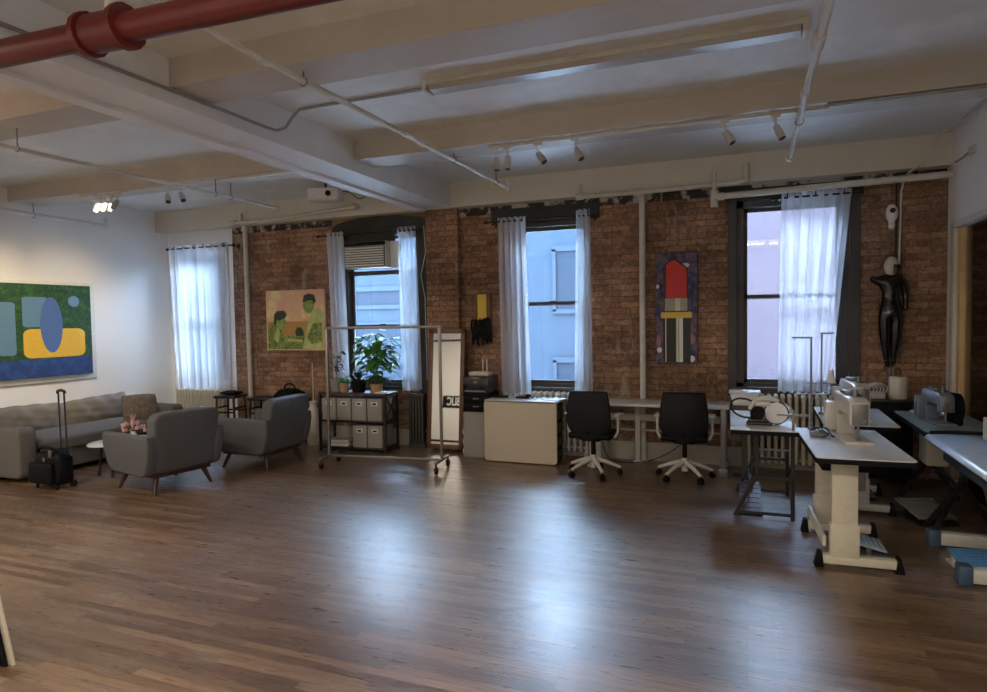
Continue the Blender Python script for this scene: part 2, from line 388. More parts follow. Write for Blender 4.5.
# beams
b = MB(); b.bb(-3.98, -3.55, YF, 7.6, 3.15, ZC); b.bb(-4.03, -3.90, YF, 7.6, 3.12, 3.15); struct('trim_1', b, 'white_beam')
k = 2
for (x0, x1) in ((XL, -4.0), (-3.54, XR)):
    for y in (1.1, 3.27, 5.42):
        b = MB(); b.bb(x0, x1, y, y+.36, 3.26, ZC); struct('trim_%d' % k, b, 'beam'); k += 1
b = MB(); b.bb(XL, XR, 7.60, YB, 3.14, ZC); struct('trim_%d' % k, b, 'cream_beam'); k += 1
# dark painted strips over the brick and arched lintels above windows
b = MB()
b.m(0); b.bb(-7.28, -5.5, YB-.015, YB+.01, 3.05, 3.15); b.bb(-3.5, XR, YB-.015, YB+.01, 3.04, 3.15)
b.m(1)
b.prism([(-5.50, 2.93), (-5.46, 3.02)]+[(-4.72+.76*math.cos(math.radians(t)), 3.0+.14*math.sin(math.radians(t))) for t in range(170, 0, -20)]+[(-3.97, 2.93)], 'xz', YB-.03, YB)
b.bb(-3.05, -1.66, YB-.03, YB+.01, 2.90, 3.09); b.bb(-.22, 1.12, YB-.03, YB+.01, 2.97, 3.1)
b.bb(-4.11, -3.97, YB-.03, YB, 0, 2.93); b.bb(-5.42, -5.32, YB-.02, YB, .8, 2.93)
struct('trim_%d' % k, b, ['peel', 'lintel']); k += 1
# baseboards
b = MB(); b.bb(-7.3, XR, YB-.025, YB, 0, .21); b.bb(-7.3, XR, YB-.035, YB-.01, .19, .215); b.bb(-3.98, -3.48, YB-.13, YB-.1, 0, .2)
struct('baseboard_back', b, 'baseboard')
b = MB(); b.bb(XL, XL+.02, YF, YB, 0, .14); struct('baseboard_left', b, 'white')

def window(n, w, frame='frame_dark', rail=None, fw=.055):
    x0, x1, z0, z1 = w
    t = thing('window_%d' % n, None, None, ((x0+x1)/2, YB, z0), kind='structure')
    cx = (x0+x1)/2; W2 = (x1-x0)/2; Hh = z1-z0; rail = (rail or (z0+z1)/2)-z0
    b = MB()
    for a in ((-W2, -W2+fw), (W2-fw, W2)): b.bb(a[0], a[1], .02, .16, 0, Hh)
    b.bb(-W2, W2, .02, .16, Hh-fw, Hh); b.bb(-W2, W2, .02, .16, 0, .04); obj('window_frame', b, frame, t)
    s = .04
    for nm, a0, a1, y in (('upper_sash', rail-.02, Hh-fw, .12), ('lower_sash', .04, rail+.03, .075)):
        b = MB(); b.bb(-W2+fw, -W2+fw+s, y, y+.04, a0, a1); b.bb(W2-fw-s, W2-fw, y, y+.04, a0, a1)
        b.bb(-W2+fw, W2-fw, y, y+.04, a1-s, a1); b.bb(-W2+fw, W2-fw, y, y+.04, a0, a0+s)
        so = obj(nm, b, frame, t)
        b = MB(); b.bb(-W2+fw+s-.005, W2-fw-s+.005, y+.016, y+.022, a0+s-.005, a1-s+.005); obj('glass_pane', b, 'glass', so)
    b = MB(); b.box((0, .055, rail+.035), (.07, .03, .015), .004); obj('sash_lock', b, frame, t)
    b = MB(); b.bb(-W2-.05, W2+.05, -.05, .16, -.045, 0, .006); obj('window_sill', b, frame, t)
    return t
window(1, WIN[0], 'white', 1.85)
window(2, WIN[1], 'frame_dark', 1.62)
window(3, WIN[2], 'frame_dark', 1.88)
window(4, WIN[3], 'frame_dark', 1.90, .075)
# the wide dark casing round the fourth window and the second rail of the second
b = MB(); b.bb(-.21, -.12, YB-.03, YB+.03, .82, 2.99); b.bb(1.0, 1.1, YB-.03, YB+.03, .82, 2.99); b.bb(-.21, 1.1, YB-.05, YB+.02, .80, .87)
struct('trim_%d' % k, b, 'frame_dark'); k += 1
b = MB(); b.bb(-5.26, -4.18, YB+.06, YB+.14, 2.34, 2.40); struct('trim_%d' % k, b, 'frame_dark'); k += 1

# right-hand opening: white post, pine stud, glazing
t = thing('door_1', None, None, (XR, 7.5, 0), kind='structure')
b = MB(); b.bb(-.03, .14, -.10, .02, 0, 2.53, .004); obj('door_post', b, 'cream', t)
b = MB(); b.bb(.0, .12, -.20, -.10, 0, 2.53, .004); obj('pine_stud', b, 'wood_pine', t)
b = MB(); b.bb(-.03, .14, -4.2, .02, 2.50, 2.56, .004); obj('head_rail', b, 'white', t)
b = MB(); b.bb(.03, .07, -1.25, -1.14, 0, 2.5, .004); obj('mullion', b, 'black_metal', t)
b = MB(); b.bb(.045, .053, -1.15, -.2, .02, 2.5); obj('glass_pane', b, 'glass', t)
b = MB(); b.bb(.045, .053, -4.2, -1.25, .02, 2.5); obj('glass_pane', b, 'glass', t)

# ================================================================== OUTSIDE
def facade(name, label, x0, x1, y, z0, z1, mat, trimm, wins):
    t = thing(name, label, 'building', ((x0+x1)/2, y, z0)); cx = (x0+x1)/2
    b = MB(); b.bb(x0-cx, x1-cx, 0, 3, 0, z1-z0); obj('facade_wall', b, mat, t)
    b = MB(); b.bb(x0-cx-.1, x1-cx+.1, -.15, .1, z1-z0, z1-z0+.25); obj('cornice', b, trimm, t)
    for (wx, wz, ww, wh) in wins:
        b = MB(); b.bb(wx-cx-ww/2-.08, wx-cx+ww/2+.08, -.06, .02, wz-z0-.1, wz-z0); b.bb(wx-cx-ww/2-.08, wx-cx+ww/2+.08, -.06, .02, wz-z0+wh, wz-z0+wh+.12)
        for q_ in (-1, 1): b.bb(wx-cx+q_*ww/2, wx-cx+q_*(ww/2+.08), -.06, .02, wz-z0-.05, wz-z0+wh+.05)
        f = obj('window', b, trimm, t)
        b = MB(); b.bb(wx-cx-ww/2, wx-cx+ww/2, -.02, .02, wz-z0, wz-z0+wh); obj('pane', b, 'bld_pane', f)
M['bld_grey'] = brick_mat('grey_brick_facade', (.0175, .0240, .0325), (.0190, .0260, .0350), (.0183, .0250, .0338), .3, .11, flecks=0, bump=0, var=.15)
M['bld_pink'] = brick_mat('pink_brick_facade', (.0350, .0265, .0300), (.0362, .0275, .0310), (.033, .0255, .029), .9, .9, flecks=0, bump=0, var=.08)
M['bounce_pale'] = simple('pale_bounce_slab', (.68, .68, .68), .8)  # for the added outdoor slab that reflects skylight in through the windows
M['bld_trim'] = simple('stone_trim', (.022, .029, .038), .8, spec=.0)
M['bld_trim2'] = simple('pale_band', (.52, .53, .55), .7)
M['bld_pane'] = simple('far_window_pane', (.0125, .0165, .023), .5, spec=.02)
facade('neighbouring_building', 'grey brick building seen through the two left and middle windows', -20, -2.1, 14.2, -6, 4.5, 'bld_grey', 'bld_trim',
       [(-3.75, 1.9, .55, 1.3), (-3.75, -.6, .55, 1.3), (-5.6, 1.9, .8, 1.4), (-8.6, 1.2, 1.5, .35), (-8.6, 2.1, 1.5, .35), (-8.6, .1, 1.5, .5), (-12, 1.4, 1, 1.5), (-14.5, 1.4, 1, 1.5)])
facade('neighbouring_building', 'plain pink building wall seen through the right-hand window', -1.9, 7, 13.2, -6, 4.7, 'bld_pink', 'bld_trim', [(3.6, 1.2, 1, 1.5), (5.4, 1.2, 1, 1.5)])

b = MB(); b.bb(-22, 9, YB+.35, 14.3, -.6, -.45); struct('floor', b, 'bounce_pale')   # unseen pale slab below the sills, added to bounce skylight up to the ceiling
# ================================================================== CURTAINS, RODS
def rod(x0, x1, z, label, y=7.60):
    cx = (x0+x1)/2; t = thing('curtain_rod', label, 'curtain rod', (cx, y, z), group='black curtain rods above the windows'); h = (x1-x0)/2
    b = MB(); b.cyl((-h, 0, 0), (h, 0, 0), .011, n=10); obj('rod', b, 'black_metal', t)
    for s in (-1, 1):
        b = MB(); b.sph((s*(h+.015), 0, 0), (.028, .022, .022)); obj('finial', b, 'black_metal', t)
        b = MB(); b.bar((s*(h-.06), 0, 0), (s*(h-.06), YB-y, 0), .014, .014); b.box((s*(h-.06), YB-y-.008, 0), (.04, .012, .07), .003); obj('bracket', b, 'black_metal', t)
    return t
rod(-8.40, -7.12, 2.86, 'black curtain rod above the leftmost window beside the white wall')
rod(-5.58, -4.02, 2.89, 'black curtain rod above the window with the air conditioner')
rod(-3.05, -1.66, 2.91, 'black curtain rod above the window behind the cream work table')
rod(.26, 1.06, 2.94, 'black curtain rod above the window nearest the wall-hung mannequin')
def curtain(xt0, xt1, xb0, xb1, zt, zb, label, folds=7, amp=.028, y=7.60, seed=0, waist=None, rings=4):
    cx = (xt0+xt1)/2; t = thing('curtain', label, 'curtain', (cx, y, zb)); r = random.Random(seed); ph = [r.random()*6 for _ in range(4)]
    H = zt-zb
    def fn(u, v):
        k = v; x = (xb0+(xt0-xb0)*k)*(1-u)+(xb1+(xt1-xb1)*k)*u
        if waist: x += waist*(u)*math.sin(PI*v)
        a = amp*(1+.35*math.sin(3*v+ph[0]))*(1.15-.2*v)
        yy = a*math.sin(2*PI*folds*u+ph[1]+.5*math.sin(2.2*v+ph[2])) + a*.4*math.sin(2*PI*folds*1.7*u+ph[3]+v*1.5)
        zz = v*H + (0.012*math.sin(2*PI*folds*u+ph[1]) if v > .99 or v < .01 else 0)
        return (x-cx+.008*math.sin(2*PI*folds*2*u+ph[2]), yy, zz)
    b = MB(); b.grid(fn, folds*12, 26); obj('drape', b, 'sheer', t)
    def fn2(u, v):
        p = fn(u, .955+.045*v); return (p[0], p[1]-.004, p[2]+.004)
    b = MB(); b.grid(fn2, folds*12, 2); obj('header_band', b, 'sheer', t)
    for i in range(rings):
        u = (i+.5)/rings; p = fn(u, .975)
        b = MB(); b.tube([(p[0], .026*math.cos(a), H-.03+.026*math.sin(a)) for a in [2*PI*j/14 for j in range(14)]], .006, 6, True); obj('grommet', b, 'black_metal', t)
    return t
curtain(-8.36, -7.20, -8.28, -7.20, 2.90, .70, 'wide white sheer curtain covering the leftmost window', 8, .022, seed=1, rings=6)
curtain(-5.46, -5.18, -5.40, -5.12, 2.93, .78, 'narrow white curtain left of the air conditioner window', 4, .03, seed=2)
curtain(-4.33, -4.07, -4.27, -4.02, 2.93, .78, 'narrow white curtain right of the air conditioner window', 4, .03, seed=3)
curtain(-2.91, -2.54, -2.90, -2.50, 2.95, .78, 'white sheer curtain on the left of the window over the cream table', 5, .026, seed=4)
curtain(-1.89, -1.73, -1.93, -1.71, 2.98, .80, 'narrow white curtain on the right of the window over the cream table', 3, .03, seed=5, rings=2)
curtain(.33, .99, .30, .80, 2.99, .87, 'white sheer curtain pulled to the right over the pink-lit window', 7, .03, seed=6, rings=5)

# ================================================================== AIR CONDITIONER
t = thing('air_conditioner', 'white slatted air conditioner set in the window above the plants', 'air conditioner', (-4.84, 7.72, 2.42))
b = MB(); b.bb(-.33, .33, -.12, .22, 0, .36, .012); obj('case', b, 'machine_white', t)
b = MB(); b.m(1); b.bb(-.31, .31, -.124, -.118, .02, .29); b.m(0)
for i in range(8): b.box((0, -.130, .04+i*.033), (.60, .018, .021), .003, rot=(.45, 0, 0))
obj('louvre_grille', b, ['white', 'black'], t)
b = MB(); b.bb(-.32, .32, -.124, -.118, .30, .355); obj('dark_top_strip', b, 'black', t)
b = MB(); b.box((.02, -.125, .315), (.03, .012, .012), .004); b.box((-.2, -.123, .335), (.18, .008, .02), .003); obj('control_panel', b, 'dark_label', t)
b = MB(); b.bb(-.33, .4, -.02, .02, .36, .46); obj('filler_panel', b, 'lintel', t)
b = MB(); b.bb(.33, .48, .0, .02, 0, .36); obj('side_panel', b, 'paper', t)

# ================================================================== CEILING FITTINGS
def fluor(x0, x1, y, z, label, lit=False):
    cx = (x0+x1)/2; h = (x1-x0)/2; t = thing('fluorescent_fixture', label, 'ceiling light', (cx, y, z))
    b = MB(); b.bb(-h, h, -.07, .07, 0, .04, .006); obj('housing', b, 'pipe_white', t)
    b = MB(); b.prism([(-.07, 0), (-.055, -.035), (.055, -.035), (.07, 0)], 'yz', -h+.03, h-.03, .01)
    obj('diffuser', b, 'tube_lit' if lit else 'tube_glass', t)
    for s in (-1, 1):
        b = MB(); b.bb(s*h-.018, s*h+.018, -.073, .073, -.040, .042, .006); obj('end_cap', b, 'pipe_white', t)
    if lit: light('fixture_lamp', 'AREA', (0, 0, -.075), REAR_LAMP_W, WARM, t, 2*h-.1, .16)
    return t
M['tube_lit'] = emis('lit_fluorescent_cover', (1, .85, .65), 3)
fluor(-2.2, .32, 4.36, 3.41, 'long unlit fluorescent batten fixed to the ceiling')
fluor(-3.1, -1.0, 0.35, 3.34, 'lit fluorescent batten behind the camera, middle bay', True)
fluor(-.6, 1.4, 0.35, 3.34, 'lit fluorescent batten behind the camera, right bay', True)
fluor(-7.2, -4.9, 0.35, 3.34, 'lit fluorescent batten behind the camera, left bay', True)
fluor(-7.2, -4.9, 2.3, 3.34, 'lit fluorescent batten behind the camera, over the left side', True)

def spot_proto():
    t = thing('track_spotlight', '', 'spotlight', (0, 0, 0))
    b = MB(); b.box((0, 0, -.012), (.07, .035, .024), .004); b.cyl((0, 0, -.02), (0, 0, -.07), .009, n=8); obj('stem', b, 'pipe_white', t)
    b = MB(); b.cyl((0, 0, 0), (0, 0, .05), .022, .028, 18); b.cyl((0, 0, .05), (0, 0, .115), .030, .031, 18); h = obj('lamp_head', b, 'spot_body', t)
    h.location = (0, 0, -.085)
    b = MB(); b.cyl((0, 0, .116), (0, 0, .118), .026, n=18); obj('lens', b, 'spot_lens', h)
    return t
M['spot_body'] = simple('spot_housing', (.45, .43, .40), .4)
M['spot_lens'] = simple('dark_lens', (.06, .06, .06), .1)
M['spot_lit'] = emis('lit_lens', (1, .9, .7), 5)
sp0 = spot_proto()
def spots(items):
    for x, z, aim, lit, label, grp in items:
        o = sp0 if spots.first else dup(sp0, (0, 0, 0)); spots.first = False
        o.location = (x, 5.52, z); o['label'] = label; o['group'] = grp
        h = [c for c in o.children if c.name.startswith('lamp_head')][0]
        h.rotation_euler = Vector(aim).to_track_quat('Z', 'Y').to_euler()
        if lit:
            litones.append(h.children[0])
            light('spot_lamp', 'SPOT', (x, 5.52, z-.1), SPOT_W, (1, .80, .52), None, spot=75, target=lit, blend=.9)
spots.first = True; litones = []
gl = 'spotlights on the left track'; gr = 'spotlights on the right track'
spots([(-7.19, 3.24, (-.7, .2, -.9), (-8.65, 5.2, 1.5), 'lit track spotlight, leftmost of the cluster of four', gl),
       (-7.06, 3.24, (-.7, .0, -.9), (-8.65, 5.9, 1.7), 'lit track spotlight, second from the left in the cluster of four', gl),
       (-6.96, 3.24, (-.5, .1, -1), (-8.65, 6.2, 1.3), 'lit track spotlight, third from the left in the cluster of four', gl),
       (-6.86, 3.24, (-.1, -.6, -1), None, 'unlit track spotlight, rightmost of the cluster of four', gl),
       (-6.08, 3.24, (.5, -.4, -.8), None, 'white track spotlight, left one of the loose pair', gl),
       (-5.88, 3.24, (.6, -.3, -.8), None, 'grey track spotlight, right one of the loose pair', gl),
       (-2.11, 3.24, (.05, -.1, -1), None, 'white track spotlight at the left end of the right track', gr),
       (-2.00, 3.24, (.0, -.1, -1), None, 'white track spotlight, second from the left end of the right track', gr),
       (-1.72, 3.24, (.5, -.2, -.7), None, 'white track spotlight, third from the left on the right track, tilted right', gr),
       (-1.38, 3.24, (.45, -.2, -.8), None, 'white track spotlight, fourth from the left on the right track, tilted right', gr),
       (-.17, 3.24, (.45, -.2, -.8), None, 'white track spotlight left of the hanging sprinkler pipe end', gr),
       (.20, 3.24, (.4, -.2, -.9), None, 'white track spotlight closest to the right-hand sprinkler pipe', gr)])
for ln in litones:
    ln.data = ln.data.copy(); ln.data.materials[0] = M['spot_lit']
def track(x0, x1, label):
    cx = (x0+x1)/2; h = (x1-x0)/2; t = thing('light_track', label, 'light track', (cx, 5.52, 3.25))
    b = MB(); b.bb(-h, h, -.018, .018, -.012, .012, .003); obj('rail', b, 'pipe_white', t)
    for s in (-1, 1):
        b = MB(); b.box((s*h, 0, 0), (.03, .04, .028), .004); obj('end_cap', b, 'pipe_white', t)
track(-7.45, -4.2, 'thin light track under the beam near the white left wall')
track(-2.17, .55, 'thin light track under the beam in front of the brick wall')

def pipe(name, pts, r, mat, label, cat='pipe', fittings=(), hangers=(), parts_label=None):
    o0 = Vector(pts[0]); t = thing(name, label, cat, tuple(o0))
    b = MB(); b.tube([Vector(p)-o0 for p in pts], r, 12); obj('tube', b, mat, t)
    for (a, c, rr) in fittings:
        b = MB(); b.cyl(Vector(a)-o0, Vector(c)-o0, rr, n=14); obj('fitting', b, mat, t)
    for (x, y, z, z1) in hangers:
        b = MB(); b.cyl(Vector((x, y, z))-o0, Vector((x, y, z1))-o0, .006, n=8)
        b.tube([Vector((x+(r+.006)*math.cos(a), y, z-(r+.004)+(r+.006)*math.sin(a)+.0))-o0 for a in [2*PI*j/12 for j in range(12)]], .004, 5, True)
        obj('hanger', b, 'dark_steel', t)
    return t
pipe('sprinkler_pipe', [(-2.58, .0, 3.20), (-2.57, 7.02, 3.20)], .019, 'pipe_white', 'thin painted sprinkler pipe crossing under the middle bay towards the window',
     fittings=[((-2.57, 7.0, 3.20), (-2.57, 7.06, 3.20), .034), ((-2.57, 7.03, 3.20), (-2.57, 7.03, 3.27), .018), ((-2.58, 4.9, 3.2), (-2.58, 5.0, 3.2), .026), ((-2.58, 3.0, 3.2), (-2.58, 3.08, 3.2), .026)], hangers=[(-2.57, 5.6, 3.22, 3.27), (-2.58, 3.4, 3.22, 3.27), (-2.57, 6.7, 3.22, ZC)])
pipe('sprinkler_pipe', [(.36, .5, 3.20), (.37, 6.88, 3.20)], .024, 'pipe_white', 'painted sprinkler pipe ending above the window on the right',
     fittings=[((.37, 6.84, 3.20), (.37, 6.92, 3.20), .036), ((.37, 6.88, 3.22), (.37, 6.88, 3.29), .02), ((.36, 3.95, 3.2), (.36, 4.12, 3.2), .036), ((.36, 4.9, 3.2), (.36, 5.0, 3.2), .032)], hangers=[(.37, 5.6, 3.22, 3.27), (.36, 3.4, 3.22, 3.27)])
pipe('sprinkler_pipe', [(-5.36, 2.35, 3.10), (-5.37, 6.5, 3.10)], .017, 'pipe_white', 'thin sprinkler pipe under the left bay above the armchairs',
     fittings=[((-5.37, 6.46, 3.10), (-5.37, 6.54, 3.10), .028), ((-5.37, 6.5, 3.1), (-5.37, 6.5, 3.18), .014)], hangers=[(-5.36, 3.45, 3.12, 3.27), (-5.36, 5.5, 3.12, 3.27), (-5.36, 5.72, 3.12, 3.27)])
pipe('sprinkler_pipe', [(-8.45, 2.5, 3.16), (-8.45, 6.62, 3.10)], .028, 'white', 'white pipe running high along the white left wall',
     fittings=[((-8.45, 6.6, 3.1), (-8.45, 6.6, 3.22), .02)], hangers=[(-8.45, 5.6, 3.14, ZC)])
t = pipe('sprinkler_main', [(-8.6, 2.13, 3.05), (-3.5, 2.14, 3.04), (1.8, 2.22, 2.955)], .062, 'red', 'thick dark red main pipe crossing the top left corner',
     fittings=[((-2.80, 2.16, 3.035), (-2.62, 2.163, 3.03), .085), ((-2.84, 2.16, 3.036), (-2.81, 2.16, 3.035), .1), ((-2.61, 2.16, 3.033), (-2.58, 2.16, 3.033), .1)], hangers=[(-6.5, 2.135, 3.11, ZC), (0.9, 2.2, 3.03, ZC)])
b = MB(); b.cyl((5.92, .03, 0), (5.92, .03, .41), .026, n=12); obj('riser', b, 'pipe_white', t)
# conduits
pipe('electrical_conduit', [(-3.525, .5, 3.235), (-3.525, 4.18, 3.235), (-3.52, 4.28, 3.24), (-3.50, 4.36, 3.28), (-3.47, 4.42, 3.38), (-3.40, 4.42, 3.43), (-3.2, 4.42, 3.435), (-2.22, 4.42, 3.435)], .012, 'galv',
     'grey conduit following the beam then bending up to the fluorescent batten', 'conduit')
pipe('electrical_conduit', [(.55, 5.44, 3.245), (1.80, 5.44, 3.245)], .013, 'galv', 'grey conduit under the beam between the track and the right wall', 'conduit')
pipe('electrical_conduit', [(1.82, 5.0, 3.43), (1.80, 6.6, 3.42), (1.72, 7.4, 3.40), (1.62, 7.50, 3.2), (1.50, 7.58, 3.10), (1.47, 7.66, 3.06), (1.455, 7.73, 2.94), (1.445, 7.74, 2.2)], .011, 'pipe_white', 'grey conduit bending down from the ceiling over the mannequin', 'conduit')
pipe('electrical_conduit', [(1.415, 7.74, 3.05), (1.415, 7.74, 2.2)], .009, 'cable_black', 'thin black conduit beside the white security camera', 'conduit')
pipe('electrical_conduit', [(1.0, 5.435, 3.29), (1.84, 5.435, 3.29)], .010, 'galv', 'thinner second conduit on the beam face near the right wall', 'conduit')
# wall pipes
pipe('steam_pipe', [(-1.145, 7.70, .0), (-1.145, 7.70, 3.12)], .036, 'pipe_white', 'white vertical pipe left of the red lipstick painting', fittings=[((-1.145, 7.70, 3.06), (-1.145, 7.70, 3.13), .05), ((-1.145, 7.70, .0), (-1.145, 7.70, .03), .06)])
pipe('steam_pipe', [(-6.95, 7.70, .0), (-6.97, 7.70, 3.12)], .036, 'pipe_white', 'white vertical pipe left of the green and pink portrait', fittings=[((-6.97, 7.70, 3.06), (-6.97, 7.70, 3.14), .05), ((-6.95, 7.70, .0), (-6.95, 7.70, .03), .06)])
pipe('wall_pipe', [(-1.86, 7.52, 3.12), (-1.15, 7.52, 3.115), (-.1, 7.52, 3.13), (.0, 7.52, 3.17)], .028, 'pipe_white', 'white pipe along the wall top above the middle window', fittings=[((-1.88, 7.52, 3.12), (-1.80, 7.52, 3.12), .04), ((-1.20, 7.52, 3.115), (-1.1, 7.52, 3.115), .042), ((-1.83, 7.52, 3.12), (-1.83, 7.52, 3.26), .02), ((-.02, 7.52, 3.12), (-.02, 7.52, 3.32), .035)])
pipe('wall_pipe', [(-.34, 7.50, 2.99), (1.84, 7.50, 3.03)], .034, 'pipe_white', 'white pipe running above the right window to the white wall', fittings=[((-.34, 7.50, 2.88), (-.34, 7.50, 3.06), .042), ((-.34, 7.5, 3.06), (-.34, 7.5, 3.26), .022), ((-.36, 7.50, 2.99), (-.24, 7.50, 2.99), .042)])
pipe('wall_pipe', [(-7.05, 7.55, 3.17), (-6.2, 7.54, 3.17), (-5.6, 7.50, 3.20), (-4.9, 7.45, 3.23)], .026, 'pipe_white', 'white pipe along the wall top left of the air conditioner', fittings=[((-7.1, 7.55, 3.17), (-7.0, 7.55, 3.17), .038), ((-4.92, 7.46, 3.23), (-4.84, 7.44, 3.23), .045), ((-6.9, 7.55, 3.17), (-6.9, 7.55, 3.3), .018)])

pipe('hanging_wire', [(-4.0, 7.72, 2.95), (-3.98, 7.72, 2.6), (-4.05, 7.71, 2.3), (-4.0, 7.72, 2.0), (-3.99, 7.72, .9)], .005, 'cable_white', 'thin pale wire hanging down beside the air conditioner window curtain', 'wire')
t = thing('projector', 'white box projector hanging from the ceiling near the air conditioner', 'projector', (-4.98, 6.95, 3.30), 15)
b = MB(); b.box((0, 0, 0), (.40, .26, .15), .015); obj('case', b, 'white', t)
b = MB(); b.cyl((0, 0, .05), (0, 0, .15), .014, n=10); b.box((0, 0, .06), (.12, .1, .02), .004); obj('ceiling_bracket', b, 'black_metal', t)
b = MB(); b.cyl((.08, -.12, 0), (.08, -.15, 0), .035, n=16); obj('lens', b, 'black_gloss', t)
b = MB(); b.tube(bez((.15, .05, .04), (.35, .1, .12), (.3, .2, -.1), (.42, .3, .03)), .006, 6); obj('cable', b, 'cable_black', t)

# ================================================================== WALL ART
def canvas(name, label, cat, w, h, loc, d=.035, mats=None, shapes=(), edge='canvas_edge', rz=0, bg=0):
    t = thing(name, label, cat, loc, rz)
    b = MB(); b.bb(-w/2, w/2, 0, d, 0, h, .002); obj('stretcher', b, edge, t)
    b = MB(); b.m(bg); b.bb(-w/2+.002, w/2-.002, -.002, 0, .002, h-.002)
    for i, (mi, poly) in enumerate(shapes):
        b.m(mi); y = -.0024-.0004*i; b.prism([((u-.5)*w, v*h) for u, v in poly], 'xz', y, -.001)
    obj('painted_surface', b, mats, t)
    return t
# double portrait
M['art_peach'] = voronoi_mat('peach_yellow_paint', [(.78, .50, .30), (.85, .68, .34), (.78, .42, .30)], 2.2)
M['art_orange'] = voronoi_mat('ochre_paint', [(.55, .28, .09), (.48, .33, .10)], 7)
M['art_green'] = voronoi_mat('halftone_green_paint', [(.22, .30, .07), (.36, .42, .12), (.12, .18, .05)], 11)
M['art_lime'] = voronoi_mat('lime_paint', [(.46, .54, .17), (.62, .64, .26)], 8)
M['art_dark'] = simple('dark_green_paint', (.03, .06, .03), .6)
M['art_skin'] = voronoi_mat('yellow_green_face_paint', [(.34, .42, .12), (.18, .28, .08)], 9)
canvas('portrait_canvas', 'square green and peach painting of a woman and a standing man on brick', 'painting', 1.04, .88, (-6.14, 7.745, 1.29), mats=['art_peach', 'art_orange', 'art_green', 'art_lime', 'art_dark', 'art_skin', 'ivory'],
  shapes=[(1, [(.02, .2), (.98, .2), (.98, .48), (.02, .48)]), (2, [(.3, .02), (.7, .02), (.7, .24), (.3, .24)]),
   (2, [(.02, .02), (.33, .02), (.34, .14), (.28, .30), (.20, .42), (.10, .46), (.03, .42)]), (3, [(.12, .2), (.2, .4), (.24, .3), (.2, .12)]),
   (5, ell(.26, .46, .085, .11)), (4, [(.13, .44), (.14, .60), (.2, .66), (.32, .66), (.36, .6), (.33, .54), (.24, .50), (.18, .5), (.17, .42)]),
   (3, [(.62, .03), (.97, .03), (.98, .62), (.9, .70), (.82, .68), (.74, .52), (.68, .3)]), (2, [(.78, .1), (.95, .15), (.95, .46), (.8, .44), (.70, .22)]),
   (5, ell(.74, .74, .095, .135)), (4, [(.64, .80), (.66, .90), (.74, .935), (.83, .91), (.86, .80), (.82, .76), (.80, .82), (.72, .82), (.66, .79)]),
   (6, [(.76, .60), (.85, .70), (.86, .68), (.78, .575)]), (4, [(.50, .30), (.53, .38), (.60, .38), (.64, .32), (.64, .24), (.52, .24)]), (3, [(.3, .15), (.62, .14), (.62, .18), (.32, .2)]), (5, [(.27, .24), (.32, .16), (.38, .16), (.34, .26)])])
# lipstick
M['art_cloud'] = voronoi_mat('blue_grey_swirl_paint', [(.045, .05, .09), (.10, .11, .19), (.02, .03, .10), (.17, .11, .16)], 4.5, 'XZY')
M['art_red'] = simple('red_lipstick_paint', (.62, .022, .015), .45, namt=.05)
M['art_silver'] = simple('silver_band_paint', (.34, .32, .26), .5)
M['art_yellow'] = simple('yellow_ring_paint', (.68, .46, .05), .5)
M['art_black'] = simple('black_case_paint', (.012, .01, .008), .5)
M['art_cream'] = simple('cream_highlight_paint', (.62, .58, .38), .5)
M['art_pink'] = simple('dusky_pink_paint', (.33, .17, .19), .6)
canvas('lipstick_canvas', 'tall painting of a red lipstick against a stormy blue background', 'painting', .47, 1.27, (-.77, 7.74, 1.16), mats=['art_cloud', 'art_red', 'art_silver', 'art_yellow', 'art_black', 'art_cream', 'art_pink', 'paper'], edge='black',
  shapes=[(6, ell(.85, .22, .1, .05)), (7, ell(.86, .04, .08, .03)), (7, ell(.1, .12, .06, .025)), (6, ell(.08, .2, .06, .05)), (7, ell(.06, .70, .04, .02)), (7, ell(.72, .885, .1, .02)),
   (4, [(.19, .008), (.84, .008), (.84, .43), (.19, .43)]), (5, [(.24, .01), (.265, .01), (.265, .42), (.24, .42)]), (5, [(.50, .01), (.56, .01), (.56, .42), (.50, .42)]), (7, [(.57, .01), (.66, .01), (.66, .42), (.57, .42)]),
   (3, [(.15, .41), (.86, .41), (.88, .43), (.86, .465), (.5, .475), (.15, .465), (.13, .44)]),
   (4, [(.21, .465), (.79, .465), (.79, .60), (.21, .60)]), (2, [(.23, .475), (.77, .475), (.77, .59), (.23, .59)]), (5, [(.48, .475), (.60, .475), (.60, .59), (.48, .59)]),
   (4, [(.235, .59), (.775, .59), (.775, .84), (.72, .88), (.46, .955), (.34, .93), (.25, .90)]), (1, [(.255, .595), (.755, .595), (.755, .835), (.70, .87), (.46, .94), (.35, .92), (.265, .89)])])
